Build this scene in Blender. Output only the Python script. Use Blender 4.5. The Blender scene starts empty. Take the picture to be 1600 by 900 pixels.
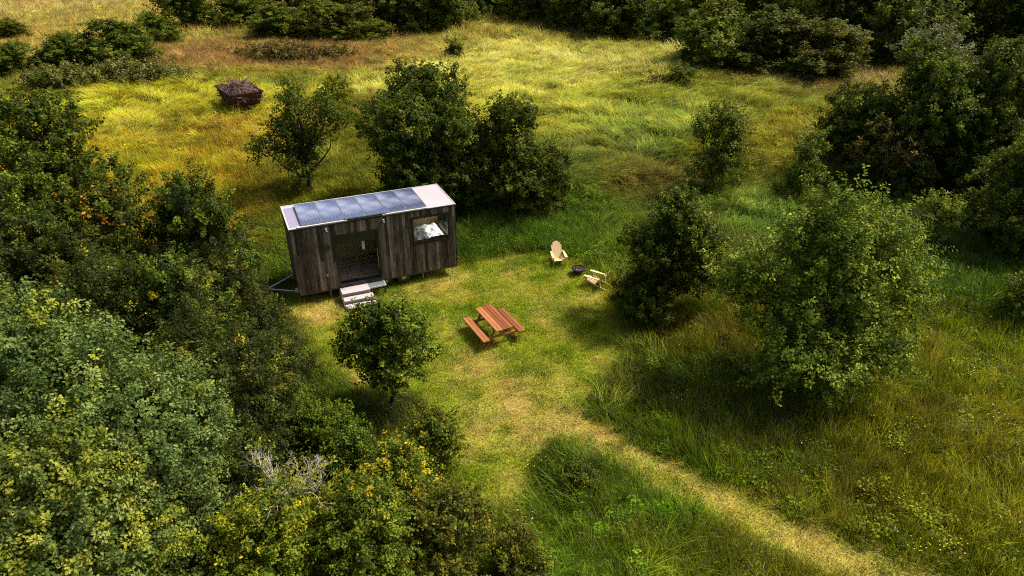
import bpy, math
import numpy as np
from math import radians as R, sin, cos, tan, pi

SC = bpy.context.scene
COL = SC.collection

# ------------------------------------------------------------------ camera model
F, PITCH, CH = 1060.0, R(29.0), 14.14          # focal length (px of a 1600 wide photo), tilt, flight height
def G(px, py, z=0.0):
    """ground point (or point at height z) that stands where the survey of the photo puts it"""
    a = (px - 800) / F; b = (450 - py) / F
    dy = cos(PITCH) + b * sin(PITCH); dz = -sin(PITCH) + b * cos(PITCH)
    t = (z - CH) / dz
    return np.array([a * t, dy * t, z])

# ------------------------------------------------------------------ noise
def _hash(ix, iy, s):
    h = (ix.astype(np.int64) * 374761393 + iy.astype(np.int64) * 668265263 + s * 1442695041) & 0xffffffff
    h = ((h ^ (h >> 13)) * 1274126177) & 0xffffffff
    h = h ^ (h >> 16)
    return (h & 0xffff) / 65535.0
def vn(x, y, s=0):
    x = np.asarray(x, float); y = np.asarray(y, float)
    ix = np.floor(x); iy = np.floor(y); fx = x - ix; fy = y - iy
    fx = fx * fx * (3 - 2 * fx); fy = fy * fy * (3 - 2 * fy)
    a = _hash(ix, iy, s); b = _hash(ix + 1, iy, s); c = _hash(ix, iy + 1, s); d = _hash(ix + 1, iy + 1, s)
    return (a * (1 - fx) + b * fx) * (1 - fy) + (c * (1 - fx) + d * fx) * fy
def fbm(x, y, s=0, o=4):
    t = 0; n = 0; a = 1
    for k in range(o):
        t = t + a * vn(np.asarray(x) * 2 ** k + 17.3 * k, np.asarray(y) * 2 ** k - 9.1 * k, s + k); n += a; a *= .55
    return t / n
def sstep(a, b, x):
    t = np.clip((x - a) / (b - a), 0, 1); return t * t * (3 - 2 * t)
def lin(c):
    c = np.asarray(c, float) / 255.0
    return np.where(c <= .04045, c / 12.92, ((c + .055) / 1.055) ** 2.4)

# ------------------------------------------------------------------ object helpers
def tag(o, label=None, cat=None, group=None, kind=None):
    if label: o['label'] = label
    if cat: o['category'] = cat
    if group: o['group'] = group
    if kind: o['kind'] = kind
    return o
def empty(name, loc, rz=0.0):
    o = bpy.data.objects.new(name, None); COL.objects.link(o)
    o.location = [float(v) for v in loc]; o.rotation_euler = (0, 0, rz); o.empty_display_size = .3
    return o
def mesh_np(name, V, loops, starts, mat=None, parent=None, link=True, attrs=(), smooth=False):
    me = bpy.data.meshes.new(name)
    V = np.ascontiguousarray(V, np.float32)
    me.vertices.add(len(V)); me.vertices.foreach_set('co', V.ravel())
    me.loops.add(len(loops)); me.loops.foreach_set('vertex_index', np.ascontiguousarray(loops, np.int32))
    me.polygons.add(len(starts)); me.polygons.foreach_set('loop_start', np.ascontiguousarray(starts, np.int32))
    if len(starts): me.polygons.foreach_set('use_smooth', np.full(len(starts), bool(smooth)))
    for an, at, dom, data in attrs:
        a = me.attributes.new(an, at, dom)
        key = {'FLOAT': 'value', 'INT': 'value', 'FLOAT_VECTOR': 'vector', 'FLOAT_COLOR': 'color'}[at]
        a.data.foreach_set(key, np.ascontiguousarray(data, np.int32 if at == 'INT' else np.float32).ravel())
    me.update(calc_edges=True)
    if mat: me.materials.append(mat)
    o = bpy.data.objects.new(name, me)
    if link: COL.objects.link(o)
    if parent: o.parent = parent
    return o
class MB:
    """collects solids into one mesh; every solid carries a random number for its own colour"""
    def __init__(s, seed=1): s.v = []; s.f = []; s.p = []; s.n = 0; s.rng = np.random.default_rng(seed); s.last = None
    def add(s, V, Fs, r=None):
        r = s.rng.random() if r is None else r
        V = np.asarray(V, float); s.v.append(V)
        for f in Fs: s.f.append([i + s.n for i in f]); s.p.append(r)
        s.n += len(V)
    def box(s, a, b, r=None, ch=0.0):
        a = np.minimum(a, b) if False else np.array(a, float); b = np.array(b, float)
        lo, hi = np.minimum(a, b), np.maximum(a, b)
        s.prism([(lo[0], lo[1]), (hi[0], lo[1]), (hi[0], hi[1]), (lo[0], hi[1])], lo[2], hi[2], r=r, ch=ch)
    def prism(s, poly, z0, z1, M=None, r=None, ch=0.0):
        """polygon in xy extruded in z, with small chamfers at the two ends; M maps local to place"""
        n = len(poly); P = np.array(poly, float); c = P.mean(0)
        def ring(k, z):
            d = P - c; L = np.maximum(np.abs(d), 1e-6)
            return np.c_[c + d * (1 - k / np.maximum(L.max(0), 1e-6)), np.full(n, z)]
        rings = [ring(ch, z0), ring(0, z0 + ch), ring(0, z1 - ch), ring(ch, z1)] if ch > 0 else [ring(0, z0), ring(0, z1)]
        V = np.concatenate(rings); Fs = [list(range(n))[::-1], [len(V) - n + i for i in range(n)]]
        for k in range(len(rings) - 1):
            for i in range(n):
                j = (i + 1) % n; Fs.append([k * n + i, k * n + j, (k + 1) * n + j, (k + 1) * n + i])
        if M is not None: V = V @ np.array(M[0], float).T + np.array(M[1], float)
        s.add(V, Fs, r)
    def bar(s, p, q, w, h, up=(0, 0, 1), r=None, ch=0.0):
        """rectangular bar from p to q"""
        p = np.array(p, float); q = np.array(q, float); d = q - p; L = np.linalg.norm(d); d /= L
        u = np.array(up, float); x = np.cross(u, d); x /= np.linalg.norm(x); y = np.cross(d, x)
        s.prism([(-w / 2, -h / 2), (w / 2, -h / 2), (w / 2, h / 2), (-w / 2, h / 2)], 0, L, M=(np.stack([x, y, d], 1), p), r=r, ch=ch)
    def tube(s, pts, rad, n=8, r=None, cap=True):
        pts = np.array(pts, float); rad = np.broadcast_to(np.array(rad, float), (len(pts),))
        V = []; Fs = []
        for k in range(len(pts)):
            d = pts[min(k + 1, len(pts) - 1)] - pts[max(k - 1, 0)]; d = d / (np.linalg.norm(d) + 1e-9)
            u = np.array([0, 0, 1.]) if abs(d[2]) < .9 else np.array([1., 0, 0])
            x = np.cross(u, d); x /= np.linalg.norm(x); y = np.cross(d, x)
            a = np.arange(n) * 2 * pi / n
            V.append(pts[k] + rad[k] * (np.cos(a)[:, None] * x + np.sin(a)[:, None] * y))
        V = np.concatenate(V)
        for k in range(len(pts) - 1):
            for i in range(n):
                j = (i + 1) % n; Fs.append([k * n + i, k * n + j, (k + 1) * n + j, (k + 1) * n + i])
        if cap: Fs += [list(range(n))[::-1], [len(V) - n + i for i in range(n)]]
        s.add(V, Fs, r)
    def lathe(s, prof, c=(0, 0, 0), n=24, r=None):
        a = np.arange(n) * 2 * pi / n; V = []; Fs = []
        for (rr, z) in prof: V.append(np.c_[rr * np.cos(a), rr * np.sin(a), np.full(n, z)] + np.array(c))
        V = np.concatenate(V)
        for k in range(len(prof) - 1):
            for i in range(n):
                j = (i + 1) % n; Fs.append([k * n + i, k * n + j, (k + 1) * n + j, (k + 1) * n + i])
        s.add(V, Fs, r)
    def build(s, name, mat, parent=None, smooth=False, loc=None):
        V = np.concatenate(s.v); L = np.array([i for f in s.f for i in f]); ln = np.array([len(f) for f in s.f])
        st = np.concatenate([[0], np.cumsum(ln)[:-1]])
        o = mesh_np(name, V, L, st, mat, parent, attrs=[('pv', 'FLOAT', 'FACE', np.array(s.p))], smooth=smooth)
        if loc is not None: o.location = loc
        return o

# ------------------------------------------------------------------ materials
class NT:
    def __init__(s, name):
        s.m = bpy.data.materials.new(name); s.m.use_nodes = True; s.t = s.m.node_tree; s.t.nodes.clear()
        s.out = s.t.nodes.new('ShaderNodeOutputMaterial')
    def n(s, typ, ins=None, **kw):
        x = s.t.nodes.new(typ)
        for k, v in kw.items(): setattr(x, k, v)
        for k, v in (ins or {}).items():
            sock = x.inputs[k]
            if isinstance(v, bpy.types.NodeSocket): s.t.links.new(v, sock)
            else: sock.default_value = v
        return x
    def ramp(s, fac, stops):
        x = s.n('ShaderNodeValToRGB', {'Fac': fac}); e = x.color_ramp.elements
        while len(e) < len(stops): e.new(.5)
        for i, (p, c) in enumerate(stops): e[i].position = p; e[i].color = (*c, 1)
        return x.outputs['Color']
    def attr(s, name, typ='GEOMETRY'): return s.n('ShaderNodeAttribute', attribute_name=name, attribute_type=typ)
    def mix(s, f, a, b, bt='MIX'):
        x = s.n('ShaderNodeMix', data_type='RGBA', blend_type=bt)
        for k, v in ((0, f), (6, a), (7, b)):
            if isinstance(v, bpy.types.NodeSocket): s.t.links.new(v, x.inputs[k])
            else: x.inputs[k].default_value = v if k == 0 else (*v, 1)
        return x.outputs[2]
    def math(s, op, a, b=0.0):
        x = s.n('ShaderNodeMath', operation=op)
        for k, v in ((0, a), (1, b)):
            if isinstance(v, bpy.types.NodeSocket): s.t.links.new(v, x.inputs[k])
            else: x.inputs[k].default_value = v
        return x.outputs[0]
    def noise(s, scale, detail=4, rough=.6, vec=None):
        i = {'Scale': scale, 'Detail': detail, 'Roughness': rough}
        if vec is not None: i['Vector'] = vec
        return s.n('ShaderNodeTexNoise', i).outputs['Fac']
    def done(s, sh): s.t.links.new(sh, s.out.inputs['Surface']); return s.m
    def bsdf(s, col, rough=.6, spec=.4, metal=0.0, bump=None, bs=.3, bd=.02, coat=0.0):
        i = {'Base Color': col if isinstance(col, bpy.types.NodeSocket) else (*col, 1), 'Roughness': rough, 'Specular IOR Level': spec, 'Metallic': metal, 'Coat Weight': coat}
        if bump is not None: i['Normal'] = s.n('ShaderNodeBump', {'Height': bump, 'Strength': bs, 'Distance': bd}).outputs[0]
        return s.n('ShaderNodeBsdfPrincipled', i).outputs[0]

def mat_plain(name, col, rough=.6, spec=.4, metal=0.0, var=.25, scale=12.0):
    t = NT(name); nz = t.noise(scale, 5)
    c = t.mix(nz, tuple(np.array(col) * (1 - var)), tuple(np.array(col) * (1 + var)))
    return t.done(t.bsdf(c, rough, spec, metal, bump=nz, bs=.15, bd=.01))

def mat_wood(name, dark, light, grain_axis=2, rough=.65, contrast=1.0, spec=.3, pvw=.75, stain=None):
    """planks: tone by plank (attribute pv) and streaky grain along one axis"""
    t = NT(name); tc = t.n('ShaderNodeTexCoord').outputs['Object']; pv = t.attr('pv').outputs['Fac']
    sc = [38.0, 38.0, 38.0]; sc[grain_axis] = 1.6
    mp = t.n('ShaderNodeMapping', {'Vector': tc, 'Scale': sc})
    off = t.n('ShaderNodeVectorMath', {0: mp.outputs[0], 1: t.n('ShaderNodeCombineXYZ', {0: t.math('MULTIPLY', pv, 91.0), 1: t.math('MULTIPLY', pv, 37.0), 2: t.math('MULTIPLY', pv, 53.0)}).outputs[0]}, operation='ADD').outputs[0]
    g = t.noise(1.0, 6, .65, off)
    f = t.math('ADD', t.math('MULTIPLY', pv, pvw), t.math('MULTIPLY', t.math('SUBTRACT', g, .5), 1.4 * contrast))
    c = t.mix(t.n('ShaderNodeClamp', {0: f}).outputs[0], dark, light)
    big = t.noise(1.1, 4, .6, tc)
    if stain is not None: c = t.mix(t.n('ShaderNodeMapRange', {0: big, 1: .5, 2: .75, 3: 0.0, 4: .75}).outputs[0], c, stain)
    return t.done(t.bsdf(c, rough, spec, bump=g, bs=.35, bd=.006))

def mat_leaf():
    t = NT('leaf'); a = t.attr('col').outputs['Color']; rnd = t.n('ShaderNodeObjectInfo').outputs['Random']
    hs = t.n('ShaderNodeHueSaturation', {'Color': a, 'Hue': t.n('ShaderNodeMapRange', {0: rnd, 3: .49, 4: .51}).outputs[0], 'Value': t.n('ShaderNodeMapRange', {0: rnd, 3: .88, 4: 1.12}).outputs[0]}).outputs[0]
    p = t.bsdf(hs, .55, .12)
    tr = t.n('ShaderNodeBsdfTranslucent', {'Color': t.mix(.5, hs, (.24, .24, .012), 'MIX')}).outputs[0]
    mx = t.n('ShaderNodeMixShader', {0: .28, 1: p, 2: tr}).outputs[0]
    return t.done(mx)
def mat_grass():
    t = NT('grass_blade'); a = t.attr('tint', 'INSTANCER').outputs['Color']; sh = t.attr('shade').outputs['Fac']
    hv = t.attr('hv').outputs['Fac']
    c = t.mix(t.math('MULTIPLY', hv, .75), a, t.mix(1.0, a, (1.35, 1.25, .8), 'MULTIPLY'))
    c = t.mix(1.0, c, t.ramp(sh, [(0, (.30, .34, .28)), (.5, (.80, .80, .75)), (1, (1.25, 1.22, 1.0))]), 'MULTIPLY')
    c = t.mix(t.attr('seed').outputs['Fac'], c, (.27, .20, .095))
    p = t.bsdf(c, .6, .12)
    tr = t.n('ShaderNodeBsdfTranslucent', {'Color': c}).outputs[0]
    return t.done(t.n('ShaderNodeMixShader', {0: .3, 1: p, 2: tr}).outputs[0])
def mat_ground():
    t = NT('meadow_ground'); a = t.attr('col').outputs['Color']; pos = t.n('ShaderNodeNewGeometry').outputs['Position']
    n1 = t.noise(6.0, 8, .7, pos); n2 = t.noise(26.0, 5, .7, pos)
    c = t.mix(1.0, a, t.ramp(n1, [(.25, (.35, .38, .35)), (.5, (.85, .85, .85)), (.75, (1.3, 1.2, 1.1))]), 'MULTIPLY')
    c = t.mix(1.0, c, t.ramp(n2, [(.3, (.55, .6, .55)), (.7, (1.25, 1.2, 1.1))]), 'MULTIPLY')
    return t.done(t.bsdf(c, .9, .1, bump=n2, bs=.6, bd=.05))
def mat_glass(name='window_glass', tint=(.93, .96, .95)):
    t = NT(name); lw = t.n('ShaderNodeFresnel', {'IOR': 1.5}).outputs[0]
    tr = t.n('ShaderNodeBsdfTransparent', {'Color': (*tint, 1)}).outputs[0]; gl = t.n('ShaderNodeBsdfGlossy', {'Color': (1, 1, 1, 1), 'Roughness': .01}).outputs[0]
    return t.done(t.n('ShaderNodeMixShader', {0: t.math('MULTIPLY', lw, .06), 1: tr, 2: gl}).outputs[0])
def mat_solar():
    t = NT('solar_cells'); tc = t.n('ShaderNodeTexCoord').outputs['Object']; sp = t.n('ShaderNodeSeparateXYZ', {0: tc})
    def line(sock, pitch, w):
        fr = t.math('FRACT', t.math('ADD', t.math('DIVIDE', sock, pitch), 100.0)); d = t.math('ABSOLUTE', t.math('SUBTRACT', fr, .5))
        return t.math('GREATER_THAN', d, .5 - w)
    l = t.math('MAXIMUM', line(sp.outputs[0], .1315, .04), line(sp.outputs[1], .1335, .04))
    nz = t.noise(2.2, 4, .6, tc); pv = t.attr('pv').outputs['Fac']
    c = t.mix(nz, (.018, .028, .10), (.06, .085, .22))
    cloud_glare = t.n('ShaderNodeMapRange', {0: t.noise(.9, 1, .5, t.n('ShaderNodeTexCoord').outputs['Object']), 1: .42, 2: .62, 3: 0.06, 4: .62}).outputs[0]  # smooth pale patches paint cloud glare into the panel colour
    c = t.mix(t.math('MULTIPLY', l, .65), c, (.33, .36, .44)); c = t.mix(cloud_glare, c, (.50, .54, .70))
    return t.done(t.bsdf(c, .24, .9, coat=1.0))
def mat_roof():
    t = NT('roof_membrane'); tc = t.n('ShaderNodeTexCoord').outputs['Object']; nz = t.noise(.8, 5, .65, tc); n2 = t.noise(9, 5, .7, tc)
    c = t.mix(nz, (.50, .43, .45), (.64, .60, .62)); c = t.mix(t.math('MULTIPLY', n2, .25), c, (.45, .36, .38))
    return t.done(t.bsdf(c, .42, .5, bump=nz, bs=.1))
def mat_rust():
    t = NT('rusty_steel'); tc = t.n('ShaderNodeTexCoord').outputs['Object']; nz = t.noise(7, 8, .7, tc)
    c = t.ramp(nz, [(.3, (.012, .007, .006)), (.52, (.055, .02, .013)), (.66, (.12, .05, .03)), (.8, (.17, .12, .11))])
    return t.done(t.bsdf(c, .8, .25, bump=nz, bs=.4))
def mat_fabric():
    t = NT('white_linen'); tc = t.n('ShaderNodeTexCoord').outputs['Object']; nz = t.noise(5, 5, .6, tc)
    return t.done(t.bsdf(t.mix(nz, (.72, .72, .75), (.84, .84, .85)), .8, .2, bump=nz, bs=.5, bd=.05))
def mat_bark(name, a, b):
    t = NT(name); tc = t.n('ShaderNodeTexCoord').outputs['Object']; nz = t.noise(9, 6, .7, tc)
    return t.done(t.bsdf(t.mix(nz, a, b), .85, .15, bump=nz, bs=.6, bd=.03))

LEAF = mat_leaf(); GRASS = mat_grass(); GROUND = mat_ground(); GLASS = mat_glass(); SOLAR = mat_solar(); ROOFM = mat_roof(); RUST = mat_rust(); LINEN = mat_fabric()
BARK = mat_bark('bark', (.025, .018, .012), (.10, .08, .055)); PALEBARK = mat_bark('pale_bark', (.32, .28, .24), (.70, .65, .58)); BROWNTWIG = mat_bark('brown_twig', (.14, .09, .05), (.34, .24, .14))
CLAD = mat_wood('weathered_cladding', (.022, .015, .011), (.47, .37, .29), 2, .75, 1.0, .25, .72, stain=(.035, .020, .014))
BLACK = mat_plain('black_metal', (.012, .012, .013), .4, .5); DARKGREY = mat_plain('dark_steel', (.05, .05, .052), .5, .5); GALV = mat_plain('galvanised_steel', (.42, .43, .44), .4, .5, .7)
WHITE = mat_plain('white_flashing', (.62, .60, .61), .5, .4, var=.12)
CEDAR = mat_wood('red_brown_stain', (.22, .062, .02), (.64, .25, .085), 1, .55, 1.0, .35, .6)
PINE = mat_wood('pale_pine', (.66, .44, .20), (.86, .68, .40), 1, .55, .6, .35, .6)
DECK = mat_wood('sun_bleached_deck', (.50, .43, .42), (.76, .71, .70), 0, .7, .5, .3, .5)
LINING = mat_wood('birch_lining', (.58, .40, .18), (.78, .60, .32), 0, .6, .4, .3, .5)
FLOORW = mat_wood('oak_floor', (.32, .19, .12), (.60, .42, .30), 0, .45, .6, .4, .7)
CHAR = mat_wood('charred_wood', (.02, .015, .015), (.38, .28, .25), 0, .85, 1.0, .2, .7)
STICK = mat_wood('dry_sticks', (.06, .034, .028), (.40, .26, .21), 0, .85, .7, .15, .8)
BLANKET = mat_plain('charcoal_blanket', (.018, .018, .02), .9, .1)
LAMPG = mat_plain('frosted_lamp_glass', (.72, .72, .70), .3, .5, var=.05)

# ------------------------------------------------------------------ ground zones (all in metres on the ground)
STRAW_PATH = []
def poly_w(px): return np.array([G(*p)[:2] for p in px])
CLEAR = poly_w([(440, 470), (475, 505), (505, 560), (560, 605), (640, 612), (690, 655), (705, 700), (712, 760), (745, 800), (810, 790), (832, 738), (862, 688), (985, 738), (1060, 782), (1200, 853), (1320, 905),
                (1400, 990), (1650, 990), (1480, 897), (1400, 876), (1250, 816), (1150, 768), (1000, 698), (908, 645), (940, 600), (985, 540), (975, 500), (950, 452), (905, 404), (830, 398), (760, 404), (716, 414),
                (700, 405), (640, 398), (460, 450)])
_pp = [(880, 640), (930, 672), (1000, 716), (1100, 770), (1250, 840), (1420, 912)]
for _a, _b in zip(_pp, _pp[1:]):
    for _t in (0, .25, .5, .75): STRAW_PATH.append((*G(_a[0] + (_b[0] - _a[0]) * _t, _a[1] + (_b[1] - _a[1]) * _t)[:2], .55, .85))
def sdist(P, poly):
    """signed distance, negative inside"""
    x, y = P[:, 0], P[:, 1]; ins = np.zeros(len(P), bool); d = np.full(len(P), 1e9)
    for i in range(len(poly)):
        a = poly[i]; b = poly[(i + 1) % len(poly)]
        c = ((a[1] > y) != (b[1] > y)); den = (b[1] - a[1]) if abs(b[1] - a[1]) > 1e-9 else 1e-9
        ins ^= c & (x < (b[0] - a[0]) * (y - a[1]) / den + a[0])
        e = b - a; t = np.clip(((x - a[0]) * e[0] + (y - a[1]) * e[1]) / (e @ e), 0, 1)
        d = np.minimum(d, np.hypot(x - a[0] - t * e[0], y - a[1] - t * e[1]))
    return np.where(ins, -d, d)
def clear_sd(P): return sdist(P, CLEAR) + (fbm(P[:, 0] * 1.6, P[:, 1] * 1.6, 5, 3) - .5) * .6

# patches of the meadow: (photo x, y, half width, half height, colour, lodged 0..1, height); shaded ground is painted a darker green
MEADOW = [
 (250, 250, 110, 50, (172, 148, 38), .1, .62), (340, 320, 110, 40, (150, 126, 32), .1, .62), (200, 180, 110, 28, (166, 156, 42), .75, .5), (300, 205, 90, 16, (160, 132, 52), .6, .5),
 (60, 50, 130, 26, (176, 148, 78), .0, .6), (100, 8, 150, 10, (186, 156, 96), 0, .55), (260, 15, 60, 10, (170, 145, 70), 0, .55), (480, 95, 130, 16, (146, 108, 66), .1, .55), (600, 78, 90, 14, (168, 138, 76), .1, .6), (430, 125, 140, 12, (136, 130, 40), .5, .5),
 (800, 105, 110, 30, (206, 188, 84), .9, .5), (770, 45, 60, 16, (176, 152, 76), .3, .6), (900, 55, 120, 16, (124, 116, 46), .2, .6), (955, 95, 90, 22, (160, 146, 72), .6, .55), (1000, 180, 120, 30, (104, 110, 30), .9, .55),
 (850, 195, 90, 30, (150, 142, 42), .85, .5), (900, 260, 100, 30, (76, 90, 22), .9, .55), (1200, 200, 80, 30, (142, 128, 42), .2, .62), (1130, 140, 110, 20, (126, 124, 40), .6, .55), (1230, 125, 60, 14, (166, 128, 84), .1, .62), (1000, 285, 50, 20, (122, 100, 44), .2, .55),
 (1170, 340, 60, 24, (96, 112, 32), .9, .5), (780, 355, 110, 22, (86, 106, 26), .1, .62), (930, 340, 60, 24, (96, 108, 30), .2, .6), (700, 340, 80, 30, (66, 84, 18), .1, .6), (420, 400, 40, 60, (96, 112, 28), .2, .7), (430, 460, 40, 40, (110, 100, 30), .1, .5),
 (1500, 560, 140, 70, (94, 92, 22), .1, .68), (1300, 650, 120, 50, (78, 76, 18), .25, .62), (1120, 620, 110, 50, (58, 66, 16), .3, .62), (1180, 720, 130, 50, (72, 82, 18), .1, .68), (1040, 620, 50, 30, (76, 74, 22), .6, .5), (1500, 780, 160, 90, (96, 88, 22), .1, .7), (1380, 720, 80, 60, (92, 84, 20), .1, .7),
 (1000, 800, 110, 50, (80, 94, 20), .1, .62), (900, 860, 90, 50, (74, 90, 20), .1, .62), (1130, 860, 110, 40, (86, 84, 22), .1, .62), (900, 735, 60, 20, (52, 66, 15), .25, .8), (1400, 380, 100, 60, (62, 78, 18), .2, .6), (1550, 440, 100, 60, (58, 74, 18), .1, .62), (1200, 310, 60, 20, (92, 92, 24), .2, .6),
 (540, 590, 40, 40, (66, 74, 18), .1, .45), (300, 500, 200, 120, (44, 52, 14), 0, .4), (300, 800, 250, 120, (40, 48, 14), 0, .4), (1100, 440, 60, 60, (84, 80, 20), .1, .65), (480, 270, 70, 40, (106, 106, 28), .1, .6), (560, 240, 60, 60, (110, 104, 28), .2, .6)]
def _zone_pts():
    out = []
    for (px, py, sx, sy, c, lo, h) in MEADOW:
        g = G(px, py)[:2]; w = abs(G(px + sx, py)[0] - g[0]); d0 = G(px, py + sy)[1]; d1 = G(px, max(py - sy, -60))[1]
        out.append((g[0], g[1], w, max(abs(d1 - d0) / 2, .6), lin(c), lo, h))
    return out
ZP = _zone_pts()
STRAW = [(*G(a, b)[:2], r, s) for (a, b, r, s) in [(800, 630, 1.5, .9), (755, 650, 1.1, .7), (735, 570, 1.3, .55), (860, 600, 1.0, .5), (842, 504, .42, 1.0), (500, 492, 1.3, 1.0), (545, 476, .6, .9), (700, 440, 1.2, .75), (655, 452, 1.0, .6), (830, 665, 1.3, .8),
         (925, 470, .8, .45), (800, 425, .9, .4), (740, 690, .8, .6), (700, 690, .6, .6), (890, 640, 1.0, .7), (950, 680, .8, .4), (1250, 838, .8, .8), (1330, 880, .8, .9), (1150, 790, .7, .6), (1060, 740, .7, .6), (1420, 915, .9, .9), (1200, 815, .5, .7), (1290, 852, .5, .8), (1100, 765, .5, .6), (1000, 715, .6, .6), (575, 590, .6, .8), (600, 640, .5, .6), (950, 560, .7, .4), (880, 520, .7, .3)]]
GAIN = 1.5
def zones(P):
    """colour (linear albedo), lodged, height for points of the meadow"""
    x, y = P[:, 0], P[:, 1]
    wx = x + (fbm(x / 3.0, y / 3.0, 11, 3) - .5) * 4.5; wy = y + (fbm(x / 3.0, y / 3.0, 12, 3) - .5) * 4.5
    W = np.full(len(P), .015); C = np.outer(W, lin((100, 100, 30))); LO = W * .1; HH = W * .6
    for (gx, gy, sx, sy, c, lo, h) in ZP:
        w = np.exp(-.5 * (((wx - gx) / sx) ** 2 + ((wy - gy) / sy) ** 2) * 1.3) + 1e-6
        W = W + w; C = C + w[:, None] * c; LO = LO + w * lo; HH = HH + w * h
    C = C / W[:, None]; LO = LO / W; HH = HH / W
    n = fbm(x / 1.6, y / 1.6, 21, 4); n2 = fbm(x / 5.0, y / 5.0, 22, 3)
    C = C * (0.62 + .76 * n)[:, None]
    red = sstep(.56, .72, n2) * .35
    C = C * (1 - red[:, None] * np.array([-.12, .12, -.25]))
    gr = sstep(.52, .68, fbm(x / 2.4, y / 2.4, 23, 3)) * .45
    C = C * (1 - gr[:, None] * np.array([.42, .10, .3]))
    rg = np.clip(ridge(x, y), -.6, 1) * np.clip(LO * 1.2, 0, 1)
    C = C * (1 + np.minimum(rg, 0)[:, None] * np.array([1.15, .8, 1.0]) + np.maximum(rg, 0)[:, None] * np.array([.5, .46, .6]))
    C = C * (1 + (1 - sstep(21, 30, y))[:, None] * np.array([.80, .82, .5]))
    return C * GAIN * np.array([.90, 1.03, 1.1]), LO, HH
def lawn_col(P):
    x, y = P[:, 0], P[:, 1]
    st = np.zeros(len(P))
    wx = x + (fbm(x * 1.1, y * 1.1, 31, 3) - .5) * 1.6; wy = y + (fbm(x * 1.1, y * 1.1, 32, 3) - .5) * 1.6
    for (gx, gy, r, s) in STRAW + STRAW_PATH: st = np.maximum(st, s * np.exp(-((wx - gx) ** 2 + (wy - gy) ** 2) / (r * r * .75)))
    st = np.clip(st * .85 * (.25 + 1.3 * fbm(x * 1.7, y * 1.7, 33, 4)), 0, 1)
    mott = sstep(.45, .66, fbm(x * .8, y * .8, 34, 4)) * .2
    st = np.clip(np.maximum(st, mott), 0, 1)
    g = fbm(x * .6, y * .6, 35, 3)[:, None]
    green = lin((108, 132, 25)) * (1 - g) + lin((152, 154, 40)) * g
    straw = lin((186, 156, 92))
    C = green * (1 - st[:, None]) + straw * st[:, None]
    return C * (.7 + .6 * fbm(x * 2.2, y * 2.2, 36, 3))[:, None] * GAIN, st
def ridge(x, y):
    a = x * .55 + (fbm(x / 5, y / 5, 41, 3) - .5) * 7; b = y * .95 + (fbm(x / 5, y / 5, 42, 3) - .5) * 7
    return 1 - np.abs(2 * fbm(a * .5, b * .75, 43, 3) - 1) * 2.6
def height(P, lo=None):
    x, y = P[:, 0], P[:, 1]
    far = sstep(9, 16, np.hypot((x + 1) * .8, y - 22))
    path = sstep(.2, 2.0, sdist(P, CLEAR)) if len(P) < 600000 else 1
    if lo is None: lo = zones(P)[1]
    return far * path * ((fbm(x / 9, y / 9, 51, 3) - .5) * .7 + np.clip(ridge(x, y), -.35, .9) * .85 * np.clip(lo * 1.3, 0, 1) * sstep(20, 34, y))
def hz(x, y): return float(height(np.array([[x, y]], float))[0])

# ------------------------------------------------------------------ ground sheet
def axis(lo, hi, step, outer):
    a = list(np.arange(lo, hi + step, step)); s = step; b = [a[-1]]
    while b[-1] < outer: s *= 1.35; b.append(b[-1] + s)
    s = step; c = [a[0]]
    while c[-1] > -outer: s *= 1.35; c.append(c[-1] - s)
    return np.array(c[1:][::-1] + a + b[1:])
xs = axis(-62, 62, .4, 1800); ys = axis(4, 120, .4, 2200)
GX, GY = np.meshgrid(xs, ys); P = np.c_[GX.ravel(), GY.ravel()]
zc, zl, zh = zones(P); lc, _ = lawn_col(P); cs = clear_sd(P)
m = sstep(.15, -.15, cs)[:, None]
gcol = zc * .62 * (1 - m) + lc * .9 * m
H = height(P, zl)
nx, ny = len(xs), len(ys)
idx = (np.arange(ny - 1)[:, None] * nx + np.arange(nx - 1)[None, :]).ravel()
quads = np.stack([idx, idx + 1, idx + nx + 1, idx + nx], 1)
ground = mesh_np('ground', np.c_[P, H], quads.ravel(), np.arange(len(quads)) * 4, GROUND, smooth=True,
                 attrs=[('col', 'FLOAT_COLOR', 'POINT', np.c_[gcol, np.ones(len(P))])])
tag(ground, 'rough meadow ground under the grass with a mown clearing', kind='structure')

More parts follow.
